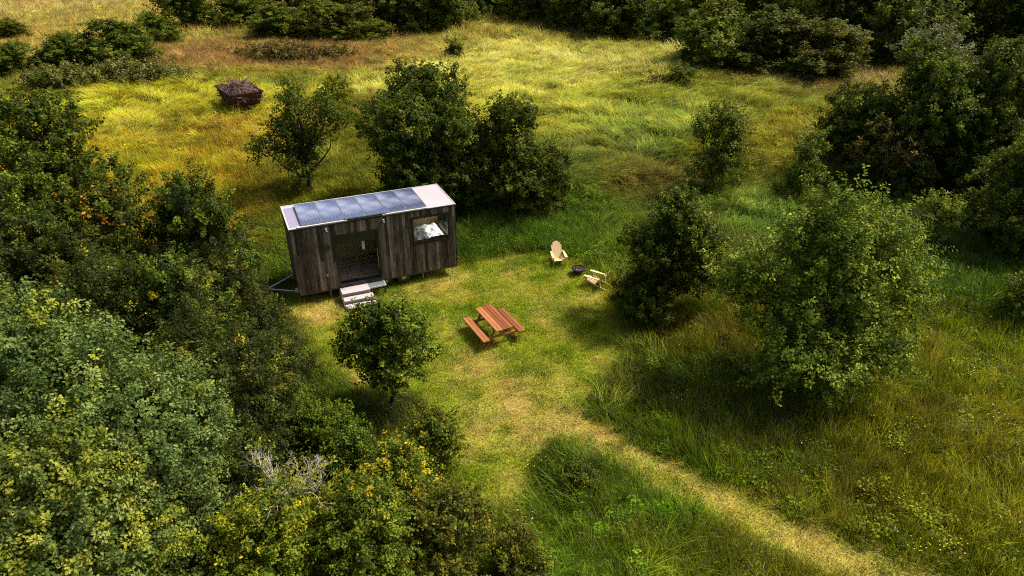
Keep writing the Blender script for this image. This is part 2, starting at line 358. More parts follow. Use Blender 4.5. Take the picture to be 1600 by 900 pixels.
# ------------------------------------------------------------------ grass
def tuft(seed, n, rad, ln, lean, bend, width, lodged=False, seedhead=0.0):
    g = np.random.default_rng(seed); S = 4
    root = g.normal(0, rad, (n, 2)); L = g.uniform(ln[0], ln[1], n); yaw = g.uniform(0, 2 * pi, n)
    if lodged: yaw = g.normal(0, .55, n)
    th0 = g.uniform(lean[0], lean[1], n); bd = g.uniform(bend[0], bend[1], n); w = g.uniform(width[0], width[1], n)
    t = np.linspace(0, 1, S + 1); V = np.zeros((n, S + 1, 2, 3)); pos = np.c_[root, np.zeros(n)]
    side = np.c_[-np.sin(yaw), np.cos(yaw), np.zeros(n)]
    tw = g.normal(0, .6, n); side = side * np.cos(tw)[:, None] + np.c_[np.cos(yaw), np.sin(yaw), np.zeros(n)] * np.sin(tw)[:, None] * .6
    for k in range(S + 1):
        wk = w * (1 - t[k] ** 1.6) * .5 + (.0 if k < S else .0008)
        V[:, k, 0] = pos - side * wk[:, None]; V[:, k, 1] = pos + side * wk[:, None]
        th = np.clip(th0 + bd * (t[k] + .5 / S), 0, 1.78 if lodged else 1.9)
        d = np.c_[np.cos(yaw) * np.sin(th), np.sin(yaw) * np.sin(th), np.cos(th)]
        pos = pos + d * (L / S)[:, None]
        pos[:, 2] = np.maximum(pos[:, 2], .015)
    base = (np.arange(n) * (S + 1) * 2)[:, None]
    q = np.concatenate([np.stack([base[:, 0] + 2 * k, base[:, 0] + 2 * k + 1, base[:, 0] + 2 * k + 3, base[:, 0] + 2 * k + 2], 1) for k in range(S)])
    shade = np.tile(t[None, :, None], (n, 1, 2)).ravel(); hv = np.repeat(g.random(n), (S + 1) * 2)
    sd = np.zeros((n, S + 1, 2))
    if seedhead > 0: sd[g.random(n) < seedhead, S - 1:] = .8
    return mesh_np('grass_tuft', V.reshape(-1, 3), q.ravel(), np.arange(len(q)) * 4, GRASS, link=False,
                   attrs=[('shade', 'FLOAT', 'POINT', shade), ('hv', 'FLOAT', 'POINT', hv), ('seed', 'FLOAT', 'POINT', sd.ravel())])
TALL = [tuft(100 + i, 26, .12, (.25, .85), (.02, .45), (.0, .55), (.014, .030)) for i in range(4)]
SEED = [tuft(120 + i, 24, .13, (.5, 1.1), (.0, .28), (.15, .6), (.010, .020), seedhead=.40) for i in range(3)]
LODG = [tuft(140 + i, 28, .18, (.65, 1.25), (.2, .7), (.7, 1.4), (.016, .034), lodged=True) for i in range(4)]
WEED = []
def weed(seed, n):
    g = np.random.default_rng(seed); p = np.c_[g.normal(0, .12, (n, 2)), g.uniform(.05, .5, n)]; a = g.uniform(0, 6.28, n); t = g.uniform(-.2, .7, n); L = g.uniform(.06, .15, n)[:, None]
    ax = np.c_[np.cos(a) * np.cos(t), np.sin(a) * np.cos(t), np.sin(t)]; sd = np.c_[-np.sin(a), np.cos(a), g.normal(0, .3, n)]
    V = np.stack([p, p + ax * L * .5 + sd * L * .28, p + ax * L, p + ax * L * .5 - sd * L * .28], 1).reshape(-1, 3)
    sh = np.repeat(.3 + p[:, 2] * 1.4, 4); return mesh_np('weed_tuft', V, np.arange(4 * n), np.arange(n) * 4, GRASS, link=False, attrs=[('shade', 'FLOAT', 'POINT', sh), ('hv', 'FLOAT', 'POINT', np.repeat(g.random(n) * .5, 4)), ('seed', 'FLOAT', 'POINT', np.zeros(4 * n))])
WEED = [weed(180 + i, 46) for i in range(3)]
def flower(seed):
    g = np.random.default_rng(seed); n = 7; p = np.c_[g.normal(0, .16, (n, 2)), g.uniform(.35, .62, n)]; r = g.uniform(.014, .026, n)[:, None]
    V = np.stack([p + r * np.array(k) for k in ((-1, 0, 0), (0, -1, .1), (1, 0, 0), (0, 1, .2))], 1).reshape(-1, 3)
    return mesh_np('meadow_flower', V, np.arange(4 * n), np.arange(n) * 4, GRASS, link=False, attrs=[('shade', 'FLOAT', 'POINT', np.ones(4 * n)), ('hv', 'FLOAT', 'POINT', np.zeros(4 * n)), ('seed', 'FLOAT', 'POINT', np.zeros(4 * n))])
WEED.append(flower(190))
HAY = [tuft(170 + i, 26, .16, (.12, .34), (1.35, 1.65), (-.1, .25), (.006, .012), lodged=True) for i in range(3)]
MOWN = [tuft(160 + i, 30, .11, (.05, .13), (.1, .9), (.2, .9), (.008, .015)) for i in range(4)]
def scatter(name, pts, rot, scl, var, tint, protos, label):
    o = mesh_np(name, pts, np.zeros(0), np.zeros(0), None, attrs=[('rot', 'FLOAT_VECTOR', 'POINT', rot), ('scl', 'FLOAT_VECTOR', 'POINT', scl), ('var', 'INT', 'POINT', var), ('tint', 'FLOAT_COLOR', 'POINT', np.c_[tint, np.ones(len(tint))])])
    o.data.materials.append(GRASS)
    ng = bpy.data.node_groups.new(name + '_scatter', 'GeometryNodeTree')
    ng.interface.new_socket('Geometry', in_out='INPUT', socket_type='NodeSocketGeometry'); ng.interface.new_socket('Geometry', in_out='OUTPUT', socket_type='NodeSocketGeometry')
    N = ng.nodes; L = ng.links; gi = N.new('NodeGroupInput'); go = N.new('NodeGroupOutput')
    jn = N.new('GeometryNodeGeometryToInstance')
    for p in reversed(protos):
        oi = N.new('GeometryNodeObjectInfo'); oi.inputs['Object'].default_value = p; oi.inputs['As Instance'].default_value = False
        L.new(oi.outputs['Geometry'], jn.inputs[0])
    def na(nm, typ):
        a = N.new('GeometryNodeInputNamedAttribute'); a.data_type = typ; a.inputs['Name'].default_value = nm; return a.outputs['Attribute']
    ip = N.new('GeometryNodeInstanceOnPoints'); ip.inputs['Pick Instance'].default_value = True
    L.new(gi.outputs[0], ip.inputs['Points']); L.new(jn.outputs[0], ip.inputs['Instance']); L.new(na('var', 'INT'), ip.inputs['Instance Index'])
    e2r = N.new('FunctionNodeEulerToRotation'); L.new(na('rot', 'FLOAT_VECTOR'), e2r.inputs[0]); L.new(e2r.outputs[0], ip.inputs['Rotation'])
    L.new(na('scl', 'FLOAT_VECTOR'), ip.inputs['Scale']); L.new(ip.outputs[0], go.inputs[0])
    md = o.modifiers.new('scatter', 'NODES'); md.node_group = ng
    return tag(o, label, kind='stuff')

HX, HY, HA, HL, HW, HB, HT = -8.62, 24.06, .4056, 6.73, 2.5, .5, 3.38      # the tiny house: front left corner, turn, length, depth, floor and roof height
def in_house(P, pad=0.0):
    d = P - np.array([HX, HY]); u = d @ np.array([cos(HA), sin(HA)]); v = d @ np.array([-sin(HA), cos(HA)])
    return (u > -pad) & (u < HL + pad) & (v > -pad) & (v < HW + pad)
def in_view(P, pad=1.15):
    z = P[:, 1] * cos(PITCH) + CH * sin(PITCH); px = F * P[:, 0] / z; py = F * (P[:, 1] * sin(PITCH) - CH * cos(PITCH)) / z
    return (np.abs(px) < 800 * pad + 60) & (py > -450 * pad - 120) & (py < 560)
rng = np.random.default_rng(7)
def jitter_grid(y0, y1, xw, step):
    X, Y = np.meshgrid(np.arange(-xw, xw, step), np.arange(y0, y1, step)); Q = np.c_[X.ravel(), Y.ravel()]
    return Q + rng.uniform(-.6, .6, Q.shape) * step
PT = []
for (y0, y1, xw, st, sc) in [(8, 26, 32, .19, .85), (26, 40, 42, .22, .95), (40, 62, 60, .30, 1.15), (62, 90, 85, .46, 1.5), (90, 140, 125, .75, 2.0)]:
    Q = jitter_grid(y0, y1, xw, st); Q = Q[in_view(Q)]; PT.append(np.c_[Q, np.full(len(Q), sc)])
PT = np.concatenate(PT); Q = PT[:, :2]; sc0 = PT[:, 2]
cs = clear_sd(Q); keep = (cs > .05) & ~in_house(Q, .0); Q = Q[keep]; sc0 = sc0[keep]; cs = cs[keep]
C, LO, HH = zones(Q); x, y = Q.T
dens = fbm(x / 1.2, y / 1.2, 61, 3); k = rng.random(len(Q)) < .55 + .9 * dens
Q, sc0, cs, C, LO, HH, dens = Q[k], sc0[k], cs[k], C[k], LO[k], HH[k], dens[k]; x, y = Q.T
flow = (fbm(x / 7, y / 7, 71, 2) - .5) * 9 + (fbm(x / 2.2, y / 2.2, 72, 2) - .5) * 3.0 - 0.3
LO = LO * np.where(y < 27, .25, 1.0); lodged = rng.random(len(Q)) < LO * 1.0; seedy = ~lodged & (rng.random(len(Q)) < sstep(.42, .66, fbm(x / 4, y / 4, 73, 3)) * .5)
var = np.where(lodged, 7 + rng.integers(0, 4, len(Q)), np.where(seedy, 4 + rng.integers(0, 3, len(Q)), rng.integers(0, 4, len(Q))))
wd = ~lodged & (rng.random(len(Q)) < .06 + .3 * sstep(.55, .75, fbm(x / 1.8, y / 1.8, 74, 3))); var = np.where(wd, 11 + rng.integers(0, 3, len(Q)), var); fl = (y < 30) & (rng.random(len(Q)) < .05 * sstep(.45, .7, fbm(x / 2, y / 2, 76, 3))); var = np.where(fl, 14, var)
yaw = np.where(lodged, flow + rng.normal(0, .28, len(Q)), rng.uniform(0, 6.28, len(Q)))
hs = np.where(fl, 1.0, 1.0) * HH / .80 * (.6 + .8 * dens) * (.55 + .45 * sstep(0, .45, cs)) * rng.uniform(.75, 1.25, len(Q))
tilt = rng.normal(0, .14, (len(Q), 2))
rot = np.c_[tilt, yaw]; scl = np.c_[sc0, sc0, sc0 * .55 + .45] * np.c_[np.ones(len(Q)) * 1.1, np.ones(len(Q)) * 1.1, hs]
tint = C * np.exp(rng.normal(-.06, .42, (len(Q), 1))) * (1 + rng.normal(0, .07, (len(Q), 3)))
tint = np.where(wd[:, None], tint * np.where(y < 27, .72, 1.0)[:, None] * np.array([.66, .76, .46]), tint); tint = np.where(fl[:, None], np.where(rng.random((len(Q), 1)) < .7, lin((235, 205, 60)), lin((235, 230, 215))), tint); tint = np.where((seedy & ~wd & ~fl)[:, None], tint * np.array([1.1, .95, 1.0]), tint)
Zq = height(Q, LO) - .02
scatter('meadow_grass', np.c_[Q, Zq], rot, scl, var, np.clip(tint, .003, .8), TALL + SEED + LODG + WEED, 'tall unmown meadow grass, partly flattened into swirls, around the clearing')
Q = jitter_grid(7, 32, 16, .13); Q = Q[(clear_sd(Q) < .25) & in_view(Q) & ~in_house(Q, -.3)]
LC, st = lawn_col(Q); k = rng.random(len(Q)) < .95 - .45 * st; Q, LC, st = Q[k], LC[k], st[k]; n = len(Q)
edge = sstep(-.35, .2, clear_sd(Q)) * .8
tuftn = sstep(.5, .72, fbm(Q[:, 0] * 1.6, Q[:, 1] * 1.6, 81, 3)); LC = LC * np.where(tuftn > .3, np.array([[.62], [.82], [.6]]), 1.0).T; hay = rng.random(n) < .03 + .42 * st; hy = np.where(Q[:, 1] < 17, -.62, fbm(Q[:, 0] / 3, Q[:, 1] / 3, 83, 2) * 9)
sv = rng.uniform(.7, 1.3, n) * (.65 + .5 * (1 - st) + edge + tuftn * .8)
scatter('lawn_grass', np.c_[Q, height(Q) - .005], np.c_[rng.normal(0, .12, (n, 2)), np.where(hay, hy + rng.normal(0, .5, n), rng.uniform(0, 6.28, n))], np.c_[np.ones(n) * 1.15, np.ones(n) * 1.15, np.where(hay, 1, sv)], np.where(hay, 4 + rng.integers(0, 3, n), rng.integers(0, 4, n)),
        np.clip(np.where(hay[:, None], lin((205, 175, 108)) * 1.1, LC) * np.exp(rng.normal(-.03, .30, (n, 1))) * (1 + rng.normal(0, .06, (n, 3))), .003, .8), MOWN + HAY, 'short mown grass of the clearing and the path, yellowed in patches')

# ------------------------------------------------------------------ trees
PAL = {
 'oak_cool': ((.042, .076, .016), (.130, .200, .042), (.33, .405, .105), (.42, .36, .05), .006),
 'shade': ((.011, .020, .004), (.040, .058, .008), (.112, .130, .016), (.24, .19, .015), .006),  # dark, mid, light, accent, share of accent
 'oak': ((.034, .062, .005), (.115, .175, .012), (.285, .335, .024), (.46, .34, .02), .006),
 'oak_light': ((.075, .110, .010), (.225, .285, .028), (.46, .48, .060), (.50, .42, .05), .012),
 'dark': ((.022, .038, .004), (.082, .122, .009), (.205, .240, .020), (.26, .22, .015), .004),
 'dark_orange': ((.022, .030, .004), (.072, .084, .007), (.170, .155, .012), (.52, .24, .014), .05),
 'olive': ((.040, .048, .006), (.130, .142, .013), (.255, .245, .028), (.46, .34, .02), .02),
 'olive_pale': ((.065, .070, .016), (.185, .184, .045), (.34, .32, .10), (.40, .32, .07), .02),
 'yellow': ((.10, .10, .008), (.36, .32, .018), (.72, .58, .03), (.82, .64, .03), .25),
 'brown': ((.07, .046, .012), (.20, .14, .034), (.34, .25, .07), (.34, .20, .025), .1),
 'grey': ((.07, .076, .034), (.20, .21, .10), (.38, .39, .21), (.36, .35, .18), .02),
 'yellowgreen': ((.070, .085, .005), (.215, .235, .014), (.42, .39, .022), (.62, .47, .02), .03),
}
def lumps_in(g, c, rx, ry, rz, n, lo=.32, hi=.5):
    """a crown's uneven outline: n overlapping lobes spread through an ellipsoid"""
    out = []
    for i in range(n):
        d = g.normal(0, 1, 3); d /= np.linalg.norm(d); u = g.uniform(.2, 1) ** .6 * .8
        r = g.uniform(lo, hi)
        out.append((c[0] + d[0] * rx * u, c[1] + d[1] * ry * u, c[2] + d[2] * rz * u, r * rx * .95, r * ry * .95, r * min(rz, rx) * .95))
    return out
def dome_lumps(g, c, rx, ry, z0, h, n, lo, hi, top=1.0):
    """a grown-out crown: widest low down, narrowing to an uneven top"""
    out = []; ph = g.uniform(0, 6.28, 3); am = g.uniform(.08, .2, 3)
    for i in range(n):
        v = ((i + g.random()) / n) ** .9; pr = (max(v, .02) / .3) ** .35 if v < .3 else max(1 - ((v - .3) / .74) ** 1.7, 0.02) ** .75 * top + (1 - top) * .4
        a = g.uniform(0, 6.28); wob = 1 + sum(am[k] * np.cos((k + 1) * a + ph[k]) for k in range(3)); u = g.uniform(.25, 1) ** .55
        r = g.uniform(lo, hi) * (.62 + .45 * pr)
        out.append((c[0] + cos(a) * rx * pr * u * wob * .82, c[1] + sin(a) * ry * pr * u * wob * .82, z0 + h * v * .92 + g.normal(0, .03 * h), r * rx, r * ry, r * min(h / 2, rx) * 1.0))
    return out
def crown_mesh(g, lumps, n, leaf, pal, sparse=0.0, near=False, clus=40, crad=.22, droop=0.0, long=.7):
    L = np.array(lumps); w = L[:, 3] * L[:, 5]; w /= w.sum()
    nc = max(8, n // clus); pick = g.choice(len(L), nc * 4, p=w)
    d = g.normal(0, 1, (nc * 4, 3)); d[:, 2] += .3; d /= np.linalg.norm(d, axis=1)[:, None]
    rr = g.uniform(.45, 1.0, (nc * 4, 1)) if sparse == 0 else g.uniform(.2, 1.05, (nc * 4, 1))
    c = L[pick, :3] + d * L[pick, 3:6] * rr
    deep = np.zeros(len(c))
    for l in L: deep += np.linalg.norm((c - l[:3]) / l[3:6], axis=1) < .66
    ok = (deep == 0) | (g.random(len(c)) < .16)
    ok &= c[:, 2] > .12
    c = c[ok][:nc]; d = d[ok][:nc]; nc = len(c)
    m = nc * clus; ci = np.repeat(np.arange(nc), clus)
    # every clump is a leafy shoot that grows outwards and up
    sh = d * .75 + np.array([0, 0, .45 - droop]) + g.normal(0, .42, (nc, 3)); sh /= np.linalg.norm(sh, axis=1)[:, None]
    ln_ = crad * g.uniform(1.0, 2.2 + 2.0 * long, nc) ; cr = crad * g.uniform(.45, .95, nc)
    t = g.random((m, 1)) ** .8
    off = g.normal(0, 1, (m, 3)); off -= sh[ci] * np.sum(off * sh[ci], 1)[:, None]; off /= np.linalg.norm(off, axis=1)[:, None] + 1e-9
    rad = (g.random((m, 1)) ** .6) * cr[ci][:, None] * (1.05 - .75 * t)
    p = c[ci] + sh[ci] * t * ln_[ci][:, None] + off * rad; p[:, 2] = np.maximum(p[:, 2], .05)
    nrm = d[ci] * .3 + sh[ci] * .45 + off * .25 + np.array([0, 0, .4]) + g.normal(0, .48, (m, 3)); nrm /= np.linalg.norm(nrm, axis=1)[:, None]
    ax = off * 1.0 + sh[ci] * .5 + g.normal(0, .5, (m, 3)); ax -= nrm * np.sum(ax * nrm, 1)[:, None]; ax /= np.linalg.norm(ax, axis=1)[:, None] + 1e-9
    sd = np.cross(nrm, ax); l = leaf * g.uniform(.6, 1.3, (m, 1)); w_ = l * g.uniform(.5, .72, (m, 1)) * .5; fold = nrm * l * g.uniform(.02, .16, (m, 1)); curl = nrm * l * g.uniform(-.2, .05, (m, 1))
    if near:
        V = np.stack([p, p + ax * l * .32 + sd * w_ * .8 + fold, p + ax * l * .72 + sd * w_ + fold + curl * .4, p + ax * l + curl, p + ax * l * .72 - sd * w_ + fold + curl * .4, p + ax * l * .32 - sd * w_ * .8 + fold], 1).reshape(-1, 3)
        b = np.arange(m) * 6; q = np.stack([b, b + 3, b + 2, b + 1, b, b + 5, b + 4, b + 3], 1).reshape(-1, 4); nf = 2
    else:
        V = np.stack([p, p + ax * l * .55 + sd * w_ + fold, p + ax * l + curl, p + ax * l * .55 - sd * w_ + fold], 1).reshape(-1, 3)
        b = np.arange(m) * 4; q = np.stack([b, b + 3, b + 2, b + 1], 1); nf = 1
    A, B, Cc, D, share = PAL[pal]; A, B, Cc, D = map(np.array, (A, B, Cc, D))
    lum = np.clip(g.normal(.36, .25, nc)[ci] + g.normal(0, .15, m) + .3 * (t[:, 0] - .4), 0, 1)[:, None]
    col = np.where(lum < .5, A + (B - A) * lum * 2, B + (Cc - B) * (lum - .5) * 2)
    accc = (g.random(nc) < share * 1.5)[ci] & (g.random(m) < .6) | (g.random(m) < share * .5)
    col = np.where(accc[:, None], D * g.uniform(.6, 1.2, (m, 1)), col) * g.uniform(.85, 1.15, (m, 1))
    col = np.repeat(col, nf, 0)
    return dict(V=V, L=q.ravel(), S=np.arange(len(q)) * 4, col=np.c_[col, np.ones(len(col))], clusters=c)
def join_crowns(parts):
    V, L, S, Cc, nv, nl = [], [], [], [], 0, 0
    for k in parts:
        V.append(k['V']); L.append(k['L'] + nv); S.append(k['S'] + nl); Cc.append(k['col']); nv += len(k['V']); nl += len(k['L'])
    return np.concatenate(V), np.concatenate(L), np.concatenate(S), np.concatenate(Cc)
def wavy(g, p, q, n=5, amp=.12):
    t = np.linspace(0, 1, n); p = np.array(p, float); q = np.array(q, float); L = np.linalg.norm(q - p)
    w = g.normal(0, amp * L / n, (n, 3)); w[0] = 0; w[-1] = 0
    return p + (q - p) * t[:, None] + w
def trunk_mb(g, lumps, h, r, clusters=None, ntw=0, top=.72, fork=.22):
    mb = MB(3); zt = h * top; pts = wavy(g, (0, 0, -.15), (np.mean([l[0] for l in lumps]) * .5, np.mean([l[1] for l in lumps]) * .5, zt), 7, .16)
    rad = r * (1 - .78 * np.linspace(0, 1, 7)); rad[0] *= 1.35
    mb.tube(pts, rad, 9)
    for l in lumps[:60]:
        f = np.clip(g.uniform(fork, .8), .1, .95); s = pts[int(f * 5)] * (1 - (f * 5) % 1) + pts[int(f * 5) + 1] * ((f * 5) % 1)
        k = wavy(g, s, l[:3], 5, .22); mb.tube(k, np.linspace(r * .42 * (1 - f * .6), r * .07, 5), 6)
    if clusters is not None and ntw:
        Lc = np.array([l[:3] for l in lumps])
        for c in clusters[g.choice(len(clusters), min(ntw, len(clusters)), replace=False)]:
            j = np.argmin(np.linalg.norm(Lc - c, axis=1)); mb.tube(wavy(g, Lc[j], c, 4, .2), np.linspace(r * .09 + .006, .004, 4), 4, cap=False)
    return mb
NREAL = [0]
def tree(name, label, base, h, R_, pal='oak', n=20000, leaf=.13, seed=1, zlo=.15, trunk_r=None, cat='tree', group=None, nl=16, ry=None, off=(0, 0), extra=(), near=False, sparse=0.0, ntw=60, mix=None, crad=None, clus=40, long=.7, lobe=(.32, .5), shape='dome', bark=None):
    """thing > trunk, crown; extra = further lobes (dx, dy, z, r); mix = [(palette, share)] of leaf clumps with another tint"""
    g = np.random.default_rng(seed); x, y = float(base[0]), float(base[1])
    e = empty(name, (x, y, hz(x, y)), 0); tag(e, label, cat, group)
    z0 = h * zlo; rz = (h - z0) / 2
    lm = lumps_in(g, (off[0], off[1], z0 + rz), R_, ry or R_, rz, nl, *lobe)
    if shape == 'dome': lm = dome_lumps(g, (off[0], off[1], 0), R_, ry or R_, z0, h - z0, nl, *lobe)
    if shape == 'cone': lm = [(a * (1.25 - .95 * (c - z0) / (2 * rz)), b * (1.25 - .95 * (c - z0) / (2 * rz)), c, *(np.array(k) * (1.2 - .65 * (c - z0) / (2 * rz)))) for (a, b, c, *k) in lm]
    for (a, b, c, r) in extra: lm += lumps_in(g, (a, b, c), r, r, r * .85, 5, .4, .62)
    cr = crad or max(.17, leaf * 1.75)
    parts = [crown_mesh(g, lm, int(n * (1 - sum(s for _, s in (mix or [])))), leaf, pal, sparse, near, clus, cr, 0.0, long)]
    for (p2, s) in (mix or []):
        sub = [lm[i] for i in g.choice(len(lm), max(2, int(len(lm) * .5)), replace=False)]
        parts.append(crown_mesh(g, sub, int(n * s), leaf, p2, sparse, near, clus, cr, 0.0, long))
    V, L, S, Cc = join_crowns(parts)
    trunk_mb(g, lm, h, trunk_r or h * .022 + .03, parts[0]['clusters'], ntw).build('trunk', bark or BARK, e, smooth=True)
    mesh_np('crown', V, L, S, LEAF, e, attrs=[('col', 'FLOAT_COLOR', 'FACE', Cc)])
    return e
def copy_tree(src, loc, rz, s, label, group=None):
    c = src.copy(); COL.objects.link(c); c.location = (float(loc[0]), float(loc[1]), hz(loc[0], loc[1])); c.rotation_euler = (0, 0, rz); c.scale = (s[0], s[0], s[1]); c['label'] = label
    if group: c['group'] = group
    for ch in list(src.children):
        k = ch.copy(); COL.objects.link(k); k.parent = c
    return c
def at(px, py, z): return G(px, py, z)[:2]

# --- the trees that stand alone in the meadow
tree('round_tree', 'large dark round broadleaf tree rising directly behind the tiny house', G(667, 326), 7.7, 3.45, 'dark', 90000, .15, 11, -.10, nl=34, shape=None, mix=[('oak', .15), ('shade', .25)], lobe=(.26, .4), group='trees behind the tiny house')
tree('broadleaf_tree', 'lower dark spreading tree joined to the right side of the big round tree', G(806, 324), 5.6, 2.6, 'dark', 54000, .145, 12, -.14, nl=16, mix=[('oak', .35)], extra=[(-2.3, -.3, 2.4, 1.6), (-1.9, .2, 4.2, 1.3), (1.3, .2, 1.3, 1.1)], group='trees behind the tiny house')
tree('open_tree', 'slender open tree with gappy dark crown behind the left half of the solar roof', G(487, 306), 6.1, 2.5, 'dark', 13000, .15, 13, .13, nl=15, sparse=.5, mix=[('oak', .25)], extra=[(-2.4, 0, 2.6, .7), (1.9, .3, 4.2, .9)], ntw=220, lobe=(.2, .36), clus=20, crad=.26, group='trees behind the tiny house')
tree('young_tree', 'small upright bright green tree alone in the flattened grass right of centre', G(1110, 298), 5.1, 1.9, 'oak', 17000, .14, 24, -.05, nl=22, long=1.3, mix=[('oak_light', .55)], lobe=(.2, .36))
tree('sapling', 'thin light green sapling in front of the dark thicket edge', G(1246, 318), 4.0, 1.05, 'oak', 5200, .15, 15, .1, nl=12, sparse=.5, mix=[('oak_light', .4)], ntw=90, extra=[(-1.0, -.4, .8, .7)])
tree('oval_tree', 'dense dark oval tree beside the garden chairs at the clearing edge', G(1033, 490), 5.1, 1.7, 'dark', 46000, .105, 26, -.08, nl=20, long=1.2, extra=[(-1.1, .2, 2.9, .85), (1.1, -.1, 3.3, .8), (.2, 0, 4.6, .65), (1.2, .1, 1.5, .8), (-1.2, -.2, 1.3, .7)], mix=[('oak', .66), ('brown', .03)], near=True, lobe=(.3, .45))
tree('oak_tree', 'broad light green tree standing alone right of the clearing', G(1246, 594), 5.9, 2.35, 'oak_light', 78000, .095, 27, .06, nl=24, crad=.26, long=1.5, clus=44, mix=[('oak', .38)], extra=[(2.4, .4, 3.9, 1.2), (1.3, .4, 5.2, 1.1), (-.7, .5, 5.4, .9), (-2.0, .2, 3.9, 1.1), (-1.4, -1.4, 1.9, 1.15), (1.7, -.9, 2.0, 1.0), (3.0, .4, 2.9, .8), (.2, .2, 6.2, .6)], near=True, ntw=420, lobe=(.14, .32))
tree('small_tree', 'small round green tree with bare trunk in front of the house steps', G(616, 636), 3.75, 1.32, 'oak', 26000, .085, 28, .40, nl=24, long=1.1, mix=[('dark', .4), ('oak_light', .1)], near=True, ntw=200, lobe=(.18, .34), trunk_r=.10)

# --- the near wood on the left
WL = 'trees of the wood on the left'
def near_tree(name, label, px, py, zc, R_, pal, n, leaf, seed, h=None, mix=None, **kw):
    b = at(px, py, zc); return tree(name, label, b, h or zc + R_ * .95, R_, pal, n, leaf, seed, kw.pop('zlo', .25), group=WL, mix=mix, near=True, **kw)
near_tree('oak_tree', 'big bright green oak at the bottom left corner of the photo', 95, 655, 5.3, 2.3, 'oak_cool', 209756, .068, 31, mix=[('oak_light', .3)], nl=26, extra=[(1.9, .6, 4.6, .95), (-1.4, 1.0, 6.0, 1.1)], lobe=(.24, .4), crad=.27, long=.9, clus=90)
near_tree('oak_tree', 'lower bright green oak crown filling the bottom left edge', 70, 850, 4.2, 2.0, 'oak_cool', 148577, .066, 32, mix=[('oak_light', .45)], nl=20, lobe=(.26, .42), crad=.27, long=.9, clus=90)
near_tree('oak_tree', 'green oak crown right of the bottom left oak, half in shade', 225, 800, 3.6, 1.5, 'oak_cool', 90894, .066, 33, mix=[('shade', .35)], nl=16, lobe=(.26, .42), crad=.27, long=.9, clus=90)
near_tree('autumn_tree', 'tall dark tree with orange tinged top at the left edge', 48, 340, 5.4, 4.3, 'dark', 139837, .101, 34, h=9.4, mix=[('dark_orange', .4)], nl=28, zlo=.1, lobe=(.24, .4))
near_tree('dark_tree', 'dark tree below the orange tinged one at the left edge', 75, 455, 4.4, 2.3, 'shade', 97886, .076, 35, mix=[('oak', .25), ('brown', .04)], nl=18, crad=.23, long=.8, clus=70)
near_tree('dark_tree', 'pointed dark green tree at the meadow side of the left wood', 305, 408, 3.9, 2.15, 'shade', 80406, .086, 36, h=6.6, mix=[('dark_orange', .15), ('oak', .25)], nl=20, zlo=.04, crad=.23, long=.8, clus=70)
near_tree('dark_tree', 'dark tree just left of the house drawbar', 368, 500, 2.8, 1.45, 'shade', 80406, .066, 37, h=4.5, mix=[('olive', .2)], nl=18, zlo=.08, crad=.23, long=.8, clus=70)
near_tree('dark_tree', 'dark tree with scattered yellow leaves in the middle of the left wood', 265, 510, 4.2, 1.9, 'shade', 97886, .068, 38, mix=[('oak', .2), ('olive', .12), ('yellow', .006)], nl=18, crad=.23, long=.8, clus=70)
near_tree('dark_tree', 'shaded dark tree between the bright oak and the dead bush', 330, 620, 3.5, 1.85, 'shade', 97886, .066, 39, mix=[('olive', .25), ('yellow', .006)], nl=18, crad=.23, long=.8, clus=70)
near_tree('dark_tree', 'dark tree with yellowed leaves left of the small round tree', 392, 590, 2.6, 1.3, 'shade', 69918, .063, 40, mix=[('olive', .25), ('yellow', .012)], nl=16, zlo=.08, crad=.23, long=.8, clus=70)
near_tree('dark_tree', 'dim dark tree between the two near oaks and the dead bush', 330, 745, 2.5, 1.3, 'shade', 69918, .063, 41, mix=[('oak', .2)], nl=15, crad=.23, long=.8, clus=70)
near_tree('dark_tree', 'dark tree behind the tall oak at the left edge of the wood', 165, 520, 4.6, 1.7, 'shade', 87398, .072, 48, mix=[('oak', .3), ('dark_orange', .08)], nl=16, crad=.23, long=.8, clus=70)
near_tree('yellow_tree', 'small tree turning bright yellow at the bottom of the photo', 618, 745, 2.5, .9, 'oak', 26219, .061, 42, mix=[('yellow', .36), ('oak', .3)], nl=14, sparse=.3, ntw=160)
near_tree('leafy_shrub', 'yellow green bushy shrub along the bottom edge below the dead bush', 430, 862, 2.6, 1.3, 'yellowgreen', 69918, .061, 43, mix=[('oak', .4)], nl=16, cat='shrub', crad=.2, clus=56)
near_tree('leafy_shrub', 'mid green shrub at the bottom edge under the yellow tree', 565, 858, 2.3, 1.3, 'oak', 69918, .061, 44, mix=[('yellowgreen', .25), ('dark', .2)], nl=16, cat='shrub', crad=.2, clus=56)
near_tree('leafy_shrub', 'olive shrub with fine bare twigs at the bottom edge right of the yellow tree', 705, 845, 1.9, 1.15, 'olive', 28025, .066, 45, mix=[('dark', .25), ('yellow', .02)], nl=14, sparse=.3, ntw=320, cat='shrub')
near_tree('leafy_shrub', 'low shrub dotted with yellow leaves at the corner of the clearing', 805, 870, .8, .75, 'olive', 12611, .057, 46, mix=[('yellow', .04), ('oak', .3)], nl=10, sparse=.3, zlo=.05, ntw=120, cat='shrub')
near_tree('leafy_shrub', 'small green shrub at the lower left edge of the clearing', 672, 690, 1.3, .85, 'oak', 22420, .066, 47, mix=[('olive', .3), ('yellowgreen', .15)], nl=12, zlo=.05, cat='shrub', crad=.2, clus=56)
near_tree('leafy_shrub', 'low dark shrub in the shade below the small round tree', 540, 690, .9, .75, 'dark', 31463, .061, 49, mix=[('oak', .35), ('yellow', .01)], nl=12, zlo=.05, cat='shrub', crad=.2, clus=56)
